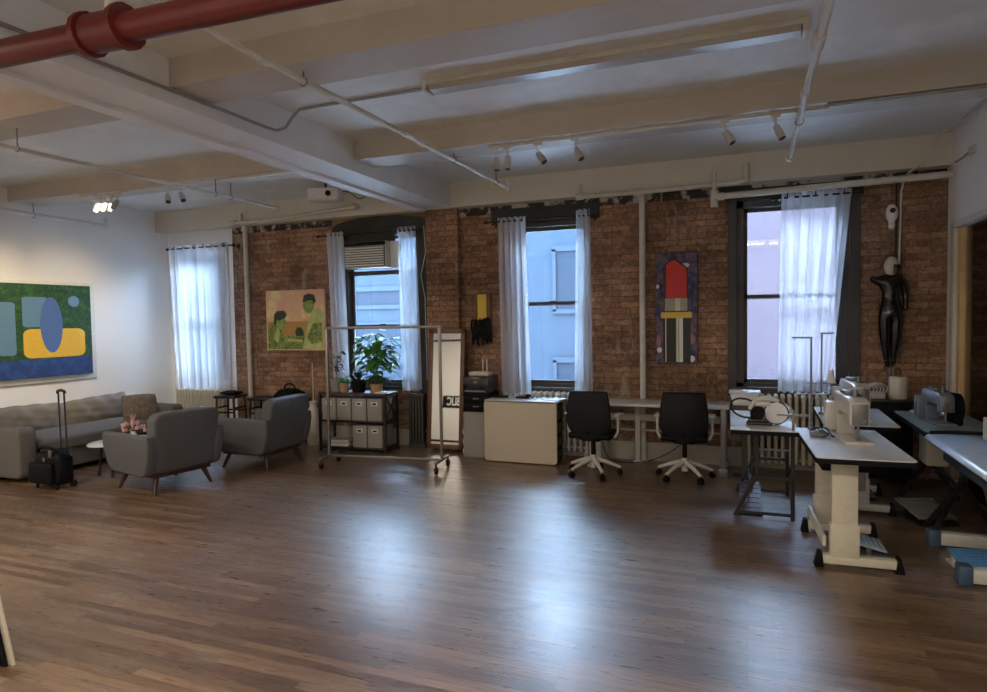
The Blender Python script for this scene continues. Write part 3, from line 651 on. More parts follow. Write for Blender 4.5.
# big painting on the left wall: plain generic blocks of the same colours
M['art_leafgreen'] = voronoi_mat('dark_green_brushed_paint', [(.020, .085, .022), (.035, .14, .03), (.012, .05, .03)], 9, 'YZX')
M['art_blue'] = voronoi_mat('deep_blue_brushed_paint', [(.015, .045, .19), (.03, .08, .26)], 9, 'YZX')
M['art_midblue'] = simple('mid_blue_paint', (.075, .15, .37), .6)
M['art_paleblue'] = simple('pale_blue_paint', (.12, .24, .36), .6)
M['art_gold'] = simple('golden_yellow_paint', (.72, .44, .035), .6)
t = canvas('abstract_canvas', 'big green, yellow and blue painting on the white left wall', 'painting', 1.75, 1.22, (-8.585, 5.545, 1.03), rz=90, mats=['art_leafgreen', 'art_blue', 'art_midblue', 'art_paleblue', 'art_gold'], edge='canvas_edge',
  shapes=[(1, [(.005, .005), (.995, .005), (.995, .20), (.005, .19)]), (3, rrect(.47, .66, .54, .86, .03)), (3, rrect(.30, .42, .25, .80, .03)), (3, ell(.86, .82, .045, .06)),
   (4, rrect(.47, .94, .21, .52, .06)), (2, ell(.68, .56, .085, .30, 28))])
b = MB(); b.bb(-.95, .96, .036, .06, -.07, 1.26, .004); obj('backing_panel', b, 'white', t)
# yellow and black wall hanging
t = thing('wall_hanging', 'yellow panel with black shaggy fringe hanging on brick beside the mirror', 'wall decoration', (-3.19, 7.73, 1.42))
b = MB(); b.bb(-.10, .12, 0, .03, .25, .62, .003); obj('back_board', b, 'wood_brown', t)
b = MB(); b.bb(-.05, .07, -.02, 0, .27, .60, .003); obj('yellow_panel', b, 'art_yellow', t)
b = MB(); r = random.Random(3)
for i in range(70):
    x = -.12+.26*r.random(); z = .15+.15*r.random(); b.tube(bez((x, -.02, z), (x+r.uniform(-.04, .04), -.07, z+.03), (x+r.uniform(-.04, .04), -.06, z-.1), (x*1.05+r.uniform(-.03, .03), -.03, z-.14-.1*r.random()), 5), .008, 5)
obj('fringe', b, 'black', t)

# ================================================================== SECURITY CAMERA, MANNEQUIN
t = thing('security_camera', 'small white dome security camera on the brick above the mannequin', 'security camera', (1.36, 7.66, 2.66))
b = MB(); b.lathe([(.0, -.02), (.035, -.02), (.052, .01), (.055, .06), (.048, .10), (.03, .135), (.0, .145)], n=20); obj('head', b, 'white', t)
b = MB(); b.cyl((-.0, -.045, .075), (0, -.058, .075), .026, n=16); obj('lens', b, 'black_gloss', t)
b = MB(); b.cyl((0, 0, -.02), (0, 0, -.05), .03, n=14); b.sph((0, 0, -.075), (.032, .032, .036)); b.bar((0, .02, -.05), (.04, .12, -.05), .02, .02); obj('base', b, 'white', t)

def skin(name, verts, edges, radii, mat, parent, sub=2, root=0):
    me = D.meshes.new(name); me.from_pydata(verts, edges, []); o = D.objects.new(name, me); COL.objects.link(o)
    m = o.modifiers.new('s', 'SKIN'); m.use_smooth_shade = True
    lay = me.skin_vertices[0].data if me.skin_vertices else None
    if lay is None:
        bm = bmesh.new(); bm.from_mesh(me); bm.verts.layers.skin.verify(); bm.to_mesh(me); bm.free(); lay = me.skin_vertices[0].data
    for i, rr in enumerate(radii):
        lay[i].radius = rr if isinstance(rr, tuple) else (rr, rr); lay[i].use_root = (i == root)
    o.modifiers.new('u', 'SUBSURF').levels = sub
    dg = bpy.context.evaluated_depsgraph_get(); dg.update()
    me2 = D.meshes.new_from_object(o.evaluated_get(dg)); D.objects.remove(o)
    me2.materials.clear(); me2.materials.append(M[mat]); n = D.objects.new(name, me2); COL.objects.link(n); n.parent = parent
    for p in me2.polygons: p.use_smooth = True
    return n
t = thing('mannequin', 'slim glossy black mannequin with white head hung on the brick wall', 'mannequin', (1.36, 7.66, 1.14))
V = [(0, 0, .60), (0, 0, .71), (0, 0, .83), (0, 0, .91), (0, .0, .965), (-.052, 0, .55), (-.052, -.005, .32), (-.03, 0, .06), (.052, 0, .55), (.048, -.005, .32), (.025, 0, .06),
     (-.10, 0, .895), (-.16, -.02, .90), (-.19, -.03, .93), (.10, 0, .895), (.135, .01, .74), (.125, -.02, .58), (-.03, -.04, .02), (.025, -.04, .02)]
E_ = [(0, 1), (1, 2), (2, 3), (3, 4), (0, 5), (5, 6), (6, 7), (0, 8), (8, 9), (9, 10), (3, 11), (11, 12), (12, 13), (3, 14), (14, 15), (15, 16), (7, 17), (10, 18)]
Rd = [(.10, .07), (.072, .055), (.10, .07), (.085, .055), .03, .078, .055, .026, .078, .055, .026, .05, .034, .024, .05, .032, .024, .024, .024]
skin('body', V, E_, Rd, 'black_gloss', t)
b = MB(); b.sph((0, -.01, 1.035), (.068, .078, .10), 20, 14); b.cyl((0, 0, .93), (0, 0, .98), .028, n=14); b.box((-.005, -.088, 1.03), (.016, .02, .03), .007); hd = obj('head', b, 'ivory', t)
b = MB(); b.prism([(.008, .955), (.05, .965), (.066, 1.02), (.06, 1.05), (.008, 1.05)], 'xz', -.092, -.02, .006); obj('face_mask', b, 'black_gloss', hd)
b = MB(); b.cyl((0, .0, -.08), (0, .0, .0), .03, .036, 14); b.box((0, .05, -.02), (.09, .1, .05), .01); b.bar((0, .02, .0), (0, .12, .0), .02, .02); obj('wall_mount', b, 'dark_steel', t)

# ================================================================== RADIATORS
def radiator(x, y, n, h, label, mat='cream', pitch=.062):
    t = thing('radiator', label, 'radiator', (x, y, 0), group='old cast iron radiators under the windows')
    proto = MB()
    for s in (-1, 1):
        proto.cyl((0, s*.05, .09), (0, s*.05, h-.03), .019, n=10); proto.sph((0, s*.05, h-.03), (.024, .024, .03), 10, 6)
    proto.box((0, 0, h-.07), (.04, .12, .07), .018); proto.box((0, 0, .12), (.04, .12, .07), .018)
    me = None
    for i in range(n):
        if me is None: o = obj('section', proto, mat, t); me = o.data
        else: o = D.objects.new('section', me); COL.objects.link(o); o.parent = t
        o.location = ((i-(n-1)/2)*pitch, 0, 0)
    w = n*pitch/2
    b = MB(); b.cyl((-w, 0, .12), (w+.04, 0, .12), .02, n=10); b.cyl((w+.04, 0, .12), (w+.04, 0, 0), .016, n=10); obj('feed_pipe', b, mat, t)
    for s in (-1, 1):
        b = MB(); b.bb(s*(w-.05)-.02, s*(w-.05)+.02, -.06, .06, 0, .09, .006); obj('foot', b, mat, t)
    return t
radiator(-7.92, 7.66, 15, .70, 'cream radiator under the leftmost window by the white wall', 'cream', .058)
radiator(-2.33, 7.68, 15, .80, 'white-topped radiator behind the cream work table', 'white', .075)
radiator(.42, 7.66, 13, .84, 'cream column radiator behind the sewing tables', 'cream', .068)

# ================================================================== SOFA AREA
t = thing('sofa', 'long grey fabric sofa against the white left wall', 'sofa', (-7.95, 5.65, 0))
b = MB(); b.bb(-.58, .60, -.95, .95, .06, .30, .03); obj('base', b, 'sofa_fabric', t)
for s in (-1, 1):
    b = MB(); b.prism(rrect(-.62, .68, .05, .60, .07), 'xz', s*1.10, s*.90, .03); obj('arm', b, 'sofa_fabric', t)
b = MB(); b.bb(-.62, -.38, -.92, .92, .2, .56, .06); obj('backrest', b, 'sofa_fabric', t)
b = MB(); b.cushion((.12, 0, .355), (1.1, 1.80, .17), puff=.12, n=14); obj('seat_cushion', b, 'sofa_fabric', t)
for y, rx, w_ in ((-.47, .03, .92), (.42, -.05, 1.0)):
    b = MB(); b.cushion((-.20, y, .565), (w_, .36, .24), rot=(math.radians(80), rx, math.radians(90)), wr=.012, n=22, puff=.42)
    for i_, v in enumerate(b.v):
        q_ = .011*math.sin(v[1]*26+v[2]*14)*max(0, min(1, (v[2]-.42)*6)); b.v[i_] = (v[0]+q_, v[1], v[2]+.5*q_)
    obj('back_cushion', b, 'sofa_cushion', t)
for sx in (-.5, .52):
    for sy in (-.9, .9):
        b = MB(); b.cyl((sx, sy, 0), (sx, sy, .07), .022, .028, 12); obj('leg', b, 'wood_dark', t)
b = MB(); b.cushion((0, 0, 0), (.42, .36, .16), rot=(math.radians(68), 0, math.radians(60)), wr=.006); solo('throw_pillow', b, 'floral', 'floral brown throw pillow at the far end of the sofa', 'pillow', (-7.64, 6.36, .585))
# suitcase
t = thing('trolley_bag', 'black wheeled bag with raised handle in front of the sofa', 'suitcase', (-6.82, 4.62, 0), 0)
b = MB(); b.box((0, 0, .21), (.38, .20, .34), .06, seg=3); b.box((-.02, -.12, .17), (.34, .07, .22), .03, seg=3); b.tube(bez((-.2, -.02, .34), (-.25, -.04, .42), (.0, -.06, .46), (.1, -.02, .38)), .02, 8); obj('body', b, 'black', t)
b = MB()
for s in (-1, 1): b.cyl((s*.045+.02, .10, .36), (s*.045-.035, .13, .99), .009, n=10)
b.tube([(-.09, .13, .975), (-.085, .13, 1.0), (-.035, .13, 1.012), (.015, .13, 1.0), (.02, .13, .975)], .016, 8); obj('pull_handle', b, 'black_metal', t)
b = MB(); b.tube(bez((-.12, -.08, .38), (-.1, -.12, .47), (.1, -.12, .47), (.12, -.08, .38)), .012, 8); obj('carry_handle', b, 'black', t)
b = MB(); b.box((.09, -.10, .37), (.05, .012, .09), .004, rot=(.2, .35, 0)); b.box((.05, -.14, .32), (.03, .01, .04), .003); obj('luggage_tag', b, 'steel', t)
for s in (-1, 1):
    b = MB(); b.cyl((s*.17-.015, .08, .035), (s*.17+.015, .08, .035), .035, n=16); obj('wheel', b, 'black_metal', t)
for s in (-1, 1):
    b = MB(); b.cyl((s*.15, -.08, 0), (s*.15, -.08, .05), .014, n=10); obj('foot', b, 'black', t)
# coffee table
t = thing('coffee_table', 'low white oval table half hidden between sofa and armchair', 'table', (-6.70, 5.30, 0))
b = MB(); b.prism(ell(0, 0, .25, .36, 32), 'xy', .36, .38, .006); obj('tabletop', b, 'table_white', t)
for a, c in ((-.12, -.18), (.12, -.2), (-.12, .22), (.12, .22)):
    b = MB(); b.cyl((a, c, 0), (a*.8, c*.85, .36), .012, n=10); obj('leg', b, 'black_metal', t)
t = thing('dried_bouquet', 'pink dried flower bunch in a small vase on the coffee table', 'flowers', (-6.63, 5.42, .38))
b = MB(); b.lathe([(.0, 0), (.035, 0), (.045, .03), (.03, .07), (.02, .085), (.0, .085)], n=16); obj('vase', b, 'ivory', t)
b = MB(); r = random.Random(5); pet = MB()
for i in range(16):
    a = r.random()*2*PI; e = r.uniform(.02, .13); tip = (e*math.cos(a), e*math.sin(a), r.uniform(.11, .2)-e*.3)
    b.tube(bez((0, 0, .06), (0, 0, .12), (tip[0]*.5, tip[1]*.5, tip[2]), tip, 5), .002, 5)
    for k2 in range(7):
        a2 = r.random()*2*PI; pet.sph((tip[0]+.016*math.cos(a2), tip[1]+.016*math.sin(a2), tip[2]+r.uniform(-.01, .02)), (.013, .006, .016), 6, 5)
for i in range(4): pet.tube(bez((0, 0, .1), (-.02, 0, .2), (-.04+.02*i, .01, .24), (-.06+.03*i, .02, .27+.02*(i % 2)), 5), .004, 5)
obj('stems', b, 'leaf_dark', t); obj('petals', pet, 'pink', t)
# armchairs
t = thing('armchair', 'grey fabric armchair with its back to the camera, nearer the sofa', 'armchair', (-5.74, 5.06, 0), 80, 'grey armchairs with tapered wooden legs')
side = [(.37, .60), (.38, .52)]+[(.375-.0*i, .45) for i in range(1)]+[(.33, .30), (.29, .235), (.22, .205), (-.26, .19), (-.32, .22), (-.37, .36), (-.39, .50), (-.385, .60)]
for s in (-1, 1):
    b = MB(); b.prism(side, 'yz', s*.40, s*.30, .025)
    for i, v in enumerate(b.v):
        b.v[i] = (v[0]+s*.045*(v[2]-.2), v[1], v[2])
    obj('arm', b, 'grey_fabric', t)
bk = rrect(-.315, .315, .20, .82, .09)
b = MB(); b.prism([(x*(1+.12*(z-.2)/.6*1.0), z) for x, z in bk], 'xz', -.33, -.19, .03)
for i, v in enumerate(b.v): b.v[i] = (v[0], v[1]-.16*(v[2]-.2), v[2]+.012*math.cos(v[0]*4))
obj('backrest', b, 'grey_fabric', t)
b = MB(); b.bb(-.31, .31, -.30, .34, .20, .34, .03); obj('seat_frame', b, 'grey_fabric', t)
b = MB(); b.cushion((0, .07, .40), (.60, .56, .16), puff=.15); obj('seat_cushion', b, 'grey_fabric', t)
b = MB(); b.bb(-.30, .30, -.30, .30, .165, .205, .004); obj('wood_rail', b, 'wood_dark', t)
b = MB(); b.sph((0, -.345-.08, .76), (.012, .008, .012)); obj('button', b, 'grey_fabric', t)
for sx in (-1, 1):
    for sy in (-1, 1):
        b = MB(); b.cyl((sx*.30, sy*.30, 0), (sx*.245, sy*.245, .18), .014, .028, 14); obj('leg', b, 'wood_dark', t)
t.scale = (1.05, 1.05, 1.0)
dup(t, (-5.46, 6.22, 0), 92, 'grey fabric armchair seen from its side, in front of the brick wall')
# stools
def stool(x, y, h, label):
    t = thing('bar_stool', label, 'stool', (x, y, 0), 10, 'black wooden stools by the left window')
    b = MB(); b.box((0, 0, h-.02), (.34, .34, .04), .012); obj('seat', b, 'black_metal', t)
    for sx in (-1, 1):
        for sy in (-1, 1):
            b = MB(); b.bar((sx*.16, sy*.16, 0), (sx*.135, sy*.135, h-.04), .03, .03, .004); obj('leg', b, 'black_metal', t)
    b = MB()
    for z in (.22, .42):
        for s in (-1, 1): b.bar((-.15, s*.15, z), (.15, s*.15, z), .02, .025); b.bar((s*.15, -.15, z+.06), (s*.15, .15, z+.06), .02, .025)
    obj('stretcher', b, 'black_metal', t); return t
stool(-7.02, 7.36, .66, 'black square stool directly below the right edge of the leftmost curtain')
stool(-6.46, 7.42, .64, 'black stool mostly hidden behind the farther armchair')
stool(-5.98, 7.36, .46, 'low black stool carrying a black bag beside the ivory vase')
t = thing('black_backpack', 'soft black bag resting on a low stool behind the farther armchair', 'bag', (-5.96, 7.36, .46))
b = MB(); b.cushion((0, 0, .16), (.36, .30, .32), puff=.3, wr=.01); obj('body', b, 'black', t)
b = MB(); b.tube(bez((-.1, 0, .28), (-.1, 0, .42), (.1, 0, .42), (.1, 0, .28)), .012, 6); obj('strap', b, 'black', t)
t = thing('folded_cloth', 'dark folded cloth on the stool below the leftmost curtain', 'cloth', (-7.02, 7.36, .66))
b = MB(); b.cushion((.02, 0, .03), (.26, .2, .06), puff=.4, wr=.006); obj('fold', b, 'black', t)
b = MB(); b.lathe([(0, 0), (.085, 0), (.095, .03), (.1, .2), (.1, .38), (.085, .47), (.055, .52), (.05, .56), (.065, .60), (.062, .605), (.045, .57), (.045, .5), (0, .5)], n=28)
solo('floor_vase', b, 'ivory', 'tall ivory ceramic floor vase left of the storage shelf', 'vase', (-5.60, 7.40, 0))
b = MB(); b.tube([(0, 0, .51), (.004, 0, .8), (.0, 0, 1.14)], .007, 8); solo('white_stick', b, 'ivory', 'thin white stick standing upright in the ivory floor vase', 'stick', (-5.60, 7.40, 0))

# ================================================================== SHELF WITH BOXES AND PLANTS
SX, SY, SR = -4.80, 7.30, 4
def sh(x, y, z=0):
    a = math.radians(SR); return (SX+x*math.cos(a)-y*math.sin(a), SY+x*math.sin(a)+y*math.cos(a), z)
t = thing('storage_shelf', 'black open shelf unit holding grey boxes beneath the plants', 'shelf', (SX, SY, 0), SR)
for nm, z in (('top_board', .755), ('middle_board', .40), ('bottom_board', .05)):
    b = MB(); b.bb(-.49, .49, -.19, .19, z-.012, z+.012, .003); obj(nm, b, 'wood_dark' if nm == 'top_board' else 'black_metal', t)
for sx in (-.475, .475):
    for sy in (-.175, .175):
        b = MB(); b.bb(sx-.014, sx+.014, sy-.014, sy+.014, 0, .745); obj('post', b, 'black_metal', t)
for s in (-1, 1):
    b = MB(); b.bar((s*.475, -.16, .42), (s*.475, .16, .74), .008, .02); b.bar((s*.475, .16, .42), (s*.475, -.16, .74), .008, .02); obj('side_brace', b, 'black_metal', t)
b = MB(); b.bb(-.01, .01, .15, .17, .06, .4); obj('centre_post', b, 'black_metal', t)
def storage_box(x, z, label):
    t = thing('storage_box', label, 'storage box', sh(x, -.01, z), SR, 'grey storage boxes on the black shelf')
    b = MB(); b.bb(-.102, .102, -.16, .16, 0, .285, .008); obj('body', b, 'box_grey', t)
    b = MB(); b.bb(-.03, .03, -.164, -.158, .205, .235, .003); obj('handle_slot', b, 'dark_label', t)
    b = MB(); b.bb(-.042, .042, -.163, -.159, .195, .245, .002); obj('handle_trim', b, 'paper', t)
    return t
lab = ['leftmost grey storage box on the top tier of the black shelf', 'second grey storage box from the left on the top tier', 'third grey storage box from the left on the top tier', 'rightmost grey storage box on the top tier']
sb0 = storage_box(-.345, .412, lab[0])
for i in range(1, 4): dup(sb0, sh(-.345+i*.222, -.01, .412), None, lab[i])
dup(sb0, sh(.10, -.01, .062), None, 'left grey storage box of the two on the bottom tier')
dup(sb0, sh(.321, -.01, .062), None, 'right grey storage box of the two on the bottom tier')
for i, (dx, h, mm, lb) in enumerate(((0, .03, 'paper', 'bottom white book lying on the lowest tier of the shelf'), (.015, .022, 'wood_brown', 'middle brown book of the small stack on the lowest tier'), (-.01, .028, 'ivory', 'topmost ivory book of the small stack on the lowest tier'))):
    b = MB(); z = sum((.03, .022, .028)[:i]); b.m(0); b.bb(-.15, .15, -.11, .11, 0, .003); b.bb(-.15, .15, -.11, .11, h-.003, h-.0005); b.bb(-.15, .15, .105, .11, 0, h-.001); b.m(1); b.bb(-.145, .145, -.105, .105, .003, h-.003)
    solo('book', b, [mm, 'paper'], lb, 'book', sh(-.24+dx, -.03, .062+z), SR+3*i, 'books on the lowest shelf tier')

def leaf(b, base, d, ln, w, droop, fold=.25):
    base = Vector(base); d = Vector(d).normalized(); side = d.cross(Vector((0, 0, 1)))
    side = side.normalized() if side.length > .1 else Vector((1, 0, 0)); up = side.cross(d)
    pts = []
    for i in range(7):
        t_ = i/6; p = base+d*ln*t_ - Vector((0, 0, 1))*droop*ln*t_*t_
        ww = w*math.sin(PI*min(1, t_*.93+.07))**.8*(1.15-.5*t_) if i < 6 else 0.001
        pts += [p-side*ww+up*ww*fold, p, p+side*ww+up*ww*fold]
    fs = []
    for i in range(6):
        for j in range(2): a = i*3+j; fs.append((a, a+1, a+4, a+3))
    b.add(pts, fs)
def plant(x, y, label, potprof, potmat, lm, n, h, spread, ll, lw, droop=.5, seed=0, name='potted_plant', strap=False, z0=.767):
    p = sh(x, y, z0); t = thing(name, label, 'plant', p); r = random.Random(seed); ph = max(z for _, z in potprof)
    b = MB(); b.lathe(potprof, n=22); obj('pot', b, potmat, t)
    b = MB(); b.cyl((0, 0, ph-.03), (0, 0, ph-.012), max(q for q, _ in potprof)*.86, n=20); obj('soil', b, 'soil', t)
    st = MB(); lf = MB()
    for i in range(n):
        a = 2*PI*(i*.382)+r.uniform(-.4, .4); k2 = (i+.5)/n
        if strap:
            lf_d = (math.cos(a)*r.uniform(.2, .8), math.sin(a)*r.uniform(.2, .6), 1); leaf(lf, (0, 0, ph-.02), lf_d, ll*r.uniform(.7, 1.1), lw, droop); continue
        e = spread*r.uniform(.35, 1); tip = Vector((e*math.cos(a), e*math.sin(a)*.75, ph+h*(.25+.75*k2)*r.uniform(.85, 1)))
        st.tube(bez((0, 0, ph-.02), (0, 0, ph+h*.3), (tip.x*.4, tip.y*.4, tip.z-.02), tip, 6), .0035, 5)
        for q in range(3):
            aa = a+r.uniform(-1.3, 1.3); tt = tip if q == 0 else tip*r.uniform(.7, .95)+Vector((0, 0, .02))
            leaf(lf, tt, (math.cos(aa), math.sin(aa)*.8, r.uniform(-.1, .5)), ll*r.uniform(.7, 1.1), lw*r.uniform(.8, 1.1), droop*r.uniform(.6, 1.2))
    if st.v: obj('stem', st, 'leaf_mid', t)
    obj('foliage', lf, lm, t)
def pot(r0, r1, h): return [(0, 0), (r0, 0), (r1, h), (r1*.93, h), (r1*.9, h-.03), (0, h-.035)]
plant(-.36, .06, 'dark-leaved plant in a grey pot at the left end of the shelf', pot(.07, .09, .17), 'pot_grey', 'leaf_dark', 9, .42, .09, .10, .032, .5, 11)
plant(-.19, -.03, 'small bright green plant in a tan pot on the shelf', pot(.05, .065, .12), 'terracotta', 'leaf', 12, .08, .06, .07, .026, .6, 12)
plant(.02, -.02, 'dark strap-leaved plant in a black pot on the shelf', pot(.08, .10, .16), 'black', 'leaf_dark', 30, .1, .1, .32, .024, .6, 13, strap=True)
plant(.22, .10, 'tall bushy green plant in front of the air conditioner window', pot(.08, .10, .18), 'black', 'leaf', 46, .64, .25, .19, .062, .65, 14)
plant(.31, -.07, 'dark green long-leaved plant in a woven tan basket on the shelf', pot(.07, .085, .12), 'terracotta', 'leaf_mid', 46, .1, .1, .44, .032, .8, 15, strap=True)
b = MB(); b.box((0, 0, .01), (.14, .09, .02), .003, rot=(0, 0, .2)); solo('white_envelope', b, 'paper', 'flat white packet at the right end of the shelf top', 'packet', sh(.40, -.12, .768))
# dark radiator-like panel right of shelf under window
b = MB()
for i in range(5): b.bb(-.10+i*.045, -.065+i*.045, -.04, .04, .04, .70, .01)
b.bb(-.11, .13, -.045, .045, .66, .73, .01)
b.bb(-.11, .13, -.03, .03, 0, .06)
solo('panel_heater', b, 'frame_dark', 'dark upright panel heater between the shelf and the leaning mirror', 'heater', (-4.13, 7.66, 0))

# ================================================================== GARMENT RACK
t = thing('garment_rack', 'empty steel garment rack on castors in front of the plants', 'clothes rack', (-3.92, 6.47, 0), 7.5)
H_, w_ = 1.64, .70
b = MB(); b.bb(-w_-.02, w_+.02, -.016, .016, H_-.03, H_, .003); obj('top_rail', b, 'steel', t)
for s in (-1, 1):
    b = MB(); b.bb(s*w_-.015, s*w_+.015, -.015, .015, .13, H_-.02, .002); obj('upright', b, 'steel', t)
    b = MB(); b.bb(s*w_-.015, s*w_+.015, -.22, .22, .105, .135, .003); obj('foot_bar', b, 'steel', t)
    for sy in (-1, 1):
        b = MB(); b.cyl((s*w_, sy*.21, .105), (s*w_, sy*.21, .075), .012, n=10); b.box((s*w_, sy*.21, .06), (.036, .05, .03), .006); c = obj('castor', b, 'black_metal', t)
        b = MB(); b.cyl((s*w_-.013, sy*.21+.012, .035), (s*w_+.013, sy*.21+.012, .035), .035, n=18); obj('wheel', b, 'black', c)
b = MB(); b.bb(-w_, w_, -.014, .014, .105, .133, .003); obj('base_rail', b, 'steel', t)

# ================================================================== MIRROR
MR_Y, MR_Z, LEAN = 7.53, .03, 5.5
mirror = thing('leaning_mirror', 'tall brown wood framed mirror leaning against the brick pillar', 'mirror', (-3.66, MR_Y, MR_Z)); mirror.rotation_euler = (math.radians(-LEAN), 0, 0)
mw, mh = .26, 1.56
b = MB(); b.bb(-mw, -mw+.06, -.015, .02, 0, mh, .004); b.bb(mw-.06, mw, -.015, .02, 0, mh, .004); b.bb(-mw, mw, -.015, .02, mh-.06, mh, .004); b.bb(-mw, mw, -.015, .02, 0, .06, .004); obj('frame', b, 'wood_brown', mirror)
m_, nt_, b_ = newmat('mirror_glass'); b_.inputs['Metallic'].default_value = 1; b_.inputs['Roughness'].default_value = .02; b_.inputs['Base Color'].default_value = (.86, .86, .82, 1); M['mirror'] = m_
b = MB(); b.bb(-mw+.055, mw-.055, -.004, .002, .055, mh-.055); obj('mirror_glass', b, 'mirror', mirror)

# ================================================================== CABINETS BY THE MIRROR
t = thing('filing_cabinet', 'grey metal cabinet standing under the black drawers', 'cabinet', (-3.115, 7.48, 0))
b = MB(); b.bb(-.17, .17, -.18, .20, 0, .56, .006); obj('body', b, 'box_grey', t)
b = MB(); b.bb(-.16, .16, -.19, -.18, .02, .54, .004); dd = obj('door', b, 'box_grey', t)
b = MB(); b.box((.12, -.196, .3), (.012, .012, .1), .003); obj('handle', b, 'steel', dd)
t = thing('black_drawer_unit', 'black drawer tower on the grey cabinet beside the mirror', 'drawers', (-3.115, 7.48, .56))
b = MB(); b.bb(-.165, .165, -.16, .19, 0, .20, .006); b.bb(-.175, .175, -.18, .20, .20, .23, .004); obj('body', b, 'black', t)
for z in (.02, .115):
    b = MB(); b.bb(-.15, .15, -.17, -.16, z, z+.075, .004); dr = obj('drawer', b, 'black', t)
    b = MB(); b.box((0, -.176, z+.05), (.08, .012, .012), .003); obj('handle', b, 'dark_steel', dr)
t = thing('printer', 'black printer on top of the drawer tower', 'printer', (-3.115, 7.48, .79))
b = MB(); b.bb(-.17, .17, -.18, .18, 0, .21, .018); obj('body', b, 'black_gloss', t)
b = MB(); b.bb(-.14, .14, -.20, -.16, .02, .04, .004); obj('paper_tray', b, 'dark_steel', t)
b = MB(); b.prism(ell(0, .14, .028, .012), 'xz', -.184, -.178); obj('badge', b, 'steel', t)
t = thing('wifi_router', 'white wireless router with upright antennas on the printer', 'router', (-3.095, 7.48, 1.0))
b = MB(); b.bb(-.15, .12, -.09, .09, .0, .05, .012); obj('body', b, 'ivory', t)
for x in (-.01, .045):
    b = MB(); b.cyl((x, .05, .045), (x, .05, .20), .007, n=8); obj('antenna', b, 'paper', t)
t = thing('ribbon_rolls', 'column of white and grey ribbon rolls on the floor beside the mirror', 'rolls', (-3.34, 7.52, 0))
for i in range(6):
    b = MB(); b.cyl((0, 0, i*.062), (0, 0, i*.062+.058), .05-.004*(i % 2), n=20); obj('roll', b, ('paper', 'dark_steel')[i % 2], t)

# ================================================================== CREAM WORK TABLE
t = thing('work_table', 'cream panelled work table with rounded corners under the middle window', 'table', (-2.49, 7.14, 0))
b = MB(); b.prism(rrect(-.45, .45, .01, .735, .04), 'xz', 0, .03, .005); obj('front_panel', b, 'board', t)
b = MB(); b.prism(rrect(-.45, .45, .0, .42, .03), 'xy', .715, .74, .004); obj('tabletop', b, 'table_white', t)
b = MB(); b.bb(-.43, .43, .38, .40, 0, .71); obj('back_panel', b, 'board', t)
b = MB(); b.bb(.39, .41, .03, .38, 0, .71); b.bb(-.43, -.41, .03, .38, 0, .71); obj('side_panel', b, 'black', t)
b = MB(); r = random.Random(9)
for z in (.04, .2, .36, .52, .66):
    b.bb(.41, .435, .05, .37, z, z+.012)
for z in (.06, .22, .38, .54):
    for j in range(3): b.bb(.41, .432, .06+j*.105, .14+j*.105, z, z+.09)
obj('side_pockets', b, 'leaf_dark', t)
t = thing('hand_tool', 'black handheld stapler-like tool lying on the cream work table', 'tool', (-2.52, 7.34, .74), 20)
b = MB(); b.box((0, 0, .015), (.16, .035, .03), .008); b.box((.07, .02, .035), (.06, .03, .03), .006); obj('body', b, 'black', t)
b = MB(); b.bar((-.02, .01, .04), (.1, .05, .045), .012, .012); b.tube(bez((-.08, 0, .02), (-.14, -.06, .02), (-.05, -.08, .01), (0, -.06, .008)), .004, 6); obj('lever', b, 'dark_steel', t)
b = MB(); b.box((0, 0, .012), (.22, .07, .024), .006, rot=(0, 0, .1)); solo('black_case', b, 'black', 'flat black case at the left end of the cream work table', 'case', (-2.84, 7.40, .74))
t = thing('eyeglasses', 'small black glasses on the cream work table', 'glasses', (-2.38, 7.30, .74), -15)
b = MB()
for s in (-1, 1): b.tube([(s*.032+.024*math.cos(a), 0, .02+.018*math.sin(a)) for a in [2*PI*j/12 for j in range(12)]], .003, 5, True)
b.bar((-.008, 0, .022), (.008, 0, .022), .003, .003); obj('rims', b, 'black', t)
for s in (-1, 1):
    b = MB(); b.tube([(s*.056, 0, .022), (s*.06, .08, .02), (s*.058, .12, .003)], .003, 5); obj('temple', b, 'black', t)
b = MB(); b.box((0, 0, .004), (.2, .28, .008), .001); solo('pattern_sheets', b, 'paper', 'white paper sheets at the right end of the cream work table', 'paper', (-2.12, 7.36, .74), -20)

# ================================================================== LONG DESK, OFFICE CHAIRS
t = thing('desk', 'long white desk with grey steel legs against the brick wall', 'desk', (-.86, 7.45, 0))
b = MB(); b.bb(-.85, .68, -.29, .20, .715, .745, .004); obj('tabletop', b, 'table_white', t)
b = MB(); b.bb(-.78, .60, .12, .15, .50, .58); b.bb(-.78, .60, .12, .15, .38, .40); obj('crossbar', b, 'baseboard', t)
for x, y, mm in ((.62, -.24, 'dark_steel'), (.62, .14, 'dark_steel'), (-.79, -.2, 'chair_grey'), (-.79, .14, 'chair_grey'), (-.33, .14, 'chair_grey')):
    b = MB(); b.bb(x-.028, x+.028, y-.028, y+.028, .02, .715, .004); b.bb(x-.05, x+.05, y-.05, y+.05, 0, .09 if mm == 'dark_steel' else .03, .006); obj('leg', b, mm, t)
t = thing('power_cable', 'loose black cable hanging under the long white desk', 'cable', (-1.0, 7.5, 0))
b = MB(); b.tube(bez((-.5, .1, .01), (-.2, -.15, .01), (.1, .1, .02), (.35, .12, .3))+bez((.35, .12, .3), (.45, .14, .45), (.5, .15, .3), (.55, .16, .5)), .006, 6); obj('lead', b, 'cable_black', t)
b = MB(); b.tube(bez((-.5, .1, .01), (-.6, .15, .02), (-.65, .1, .3), (-.6, .1, .7)), .006, 6); obj('lead', b, 'cable_black', t)

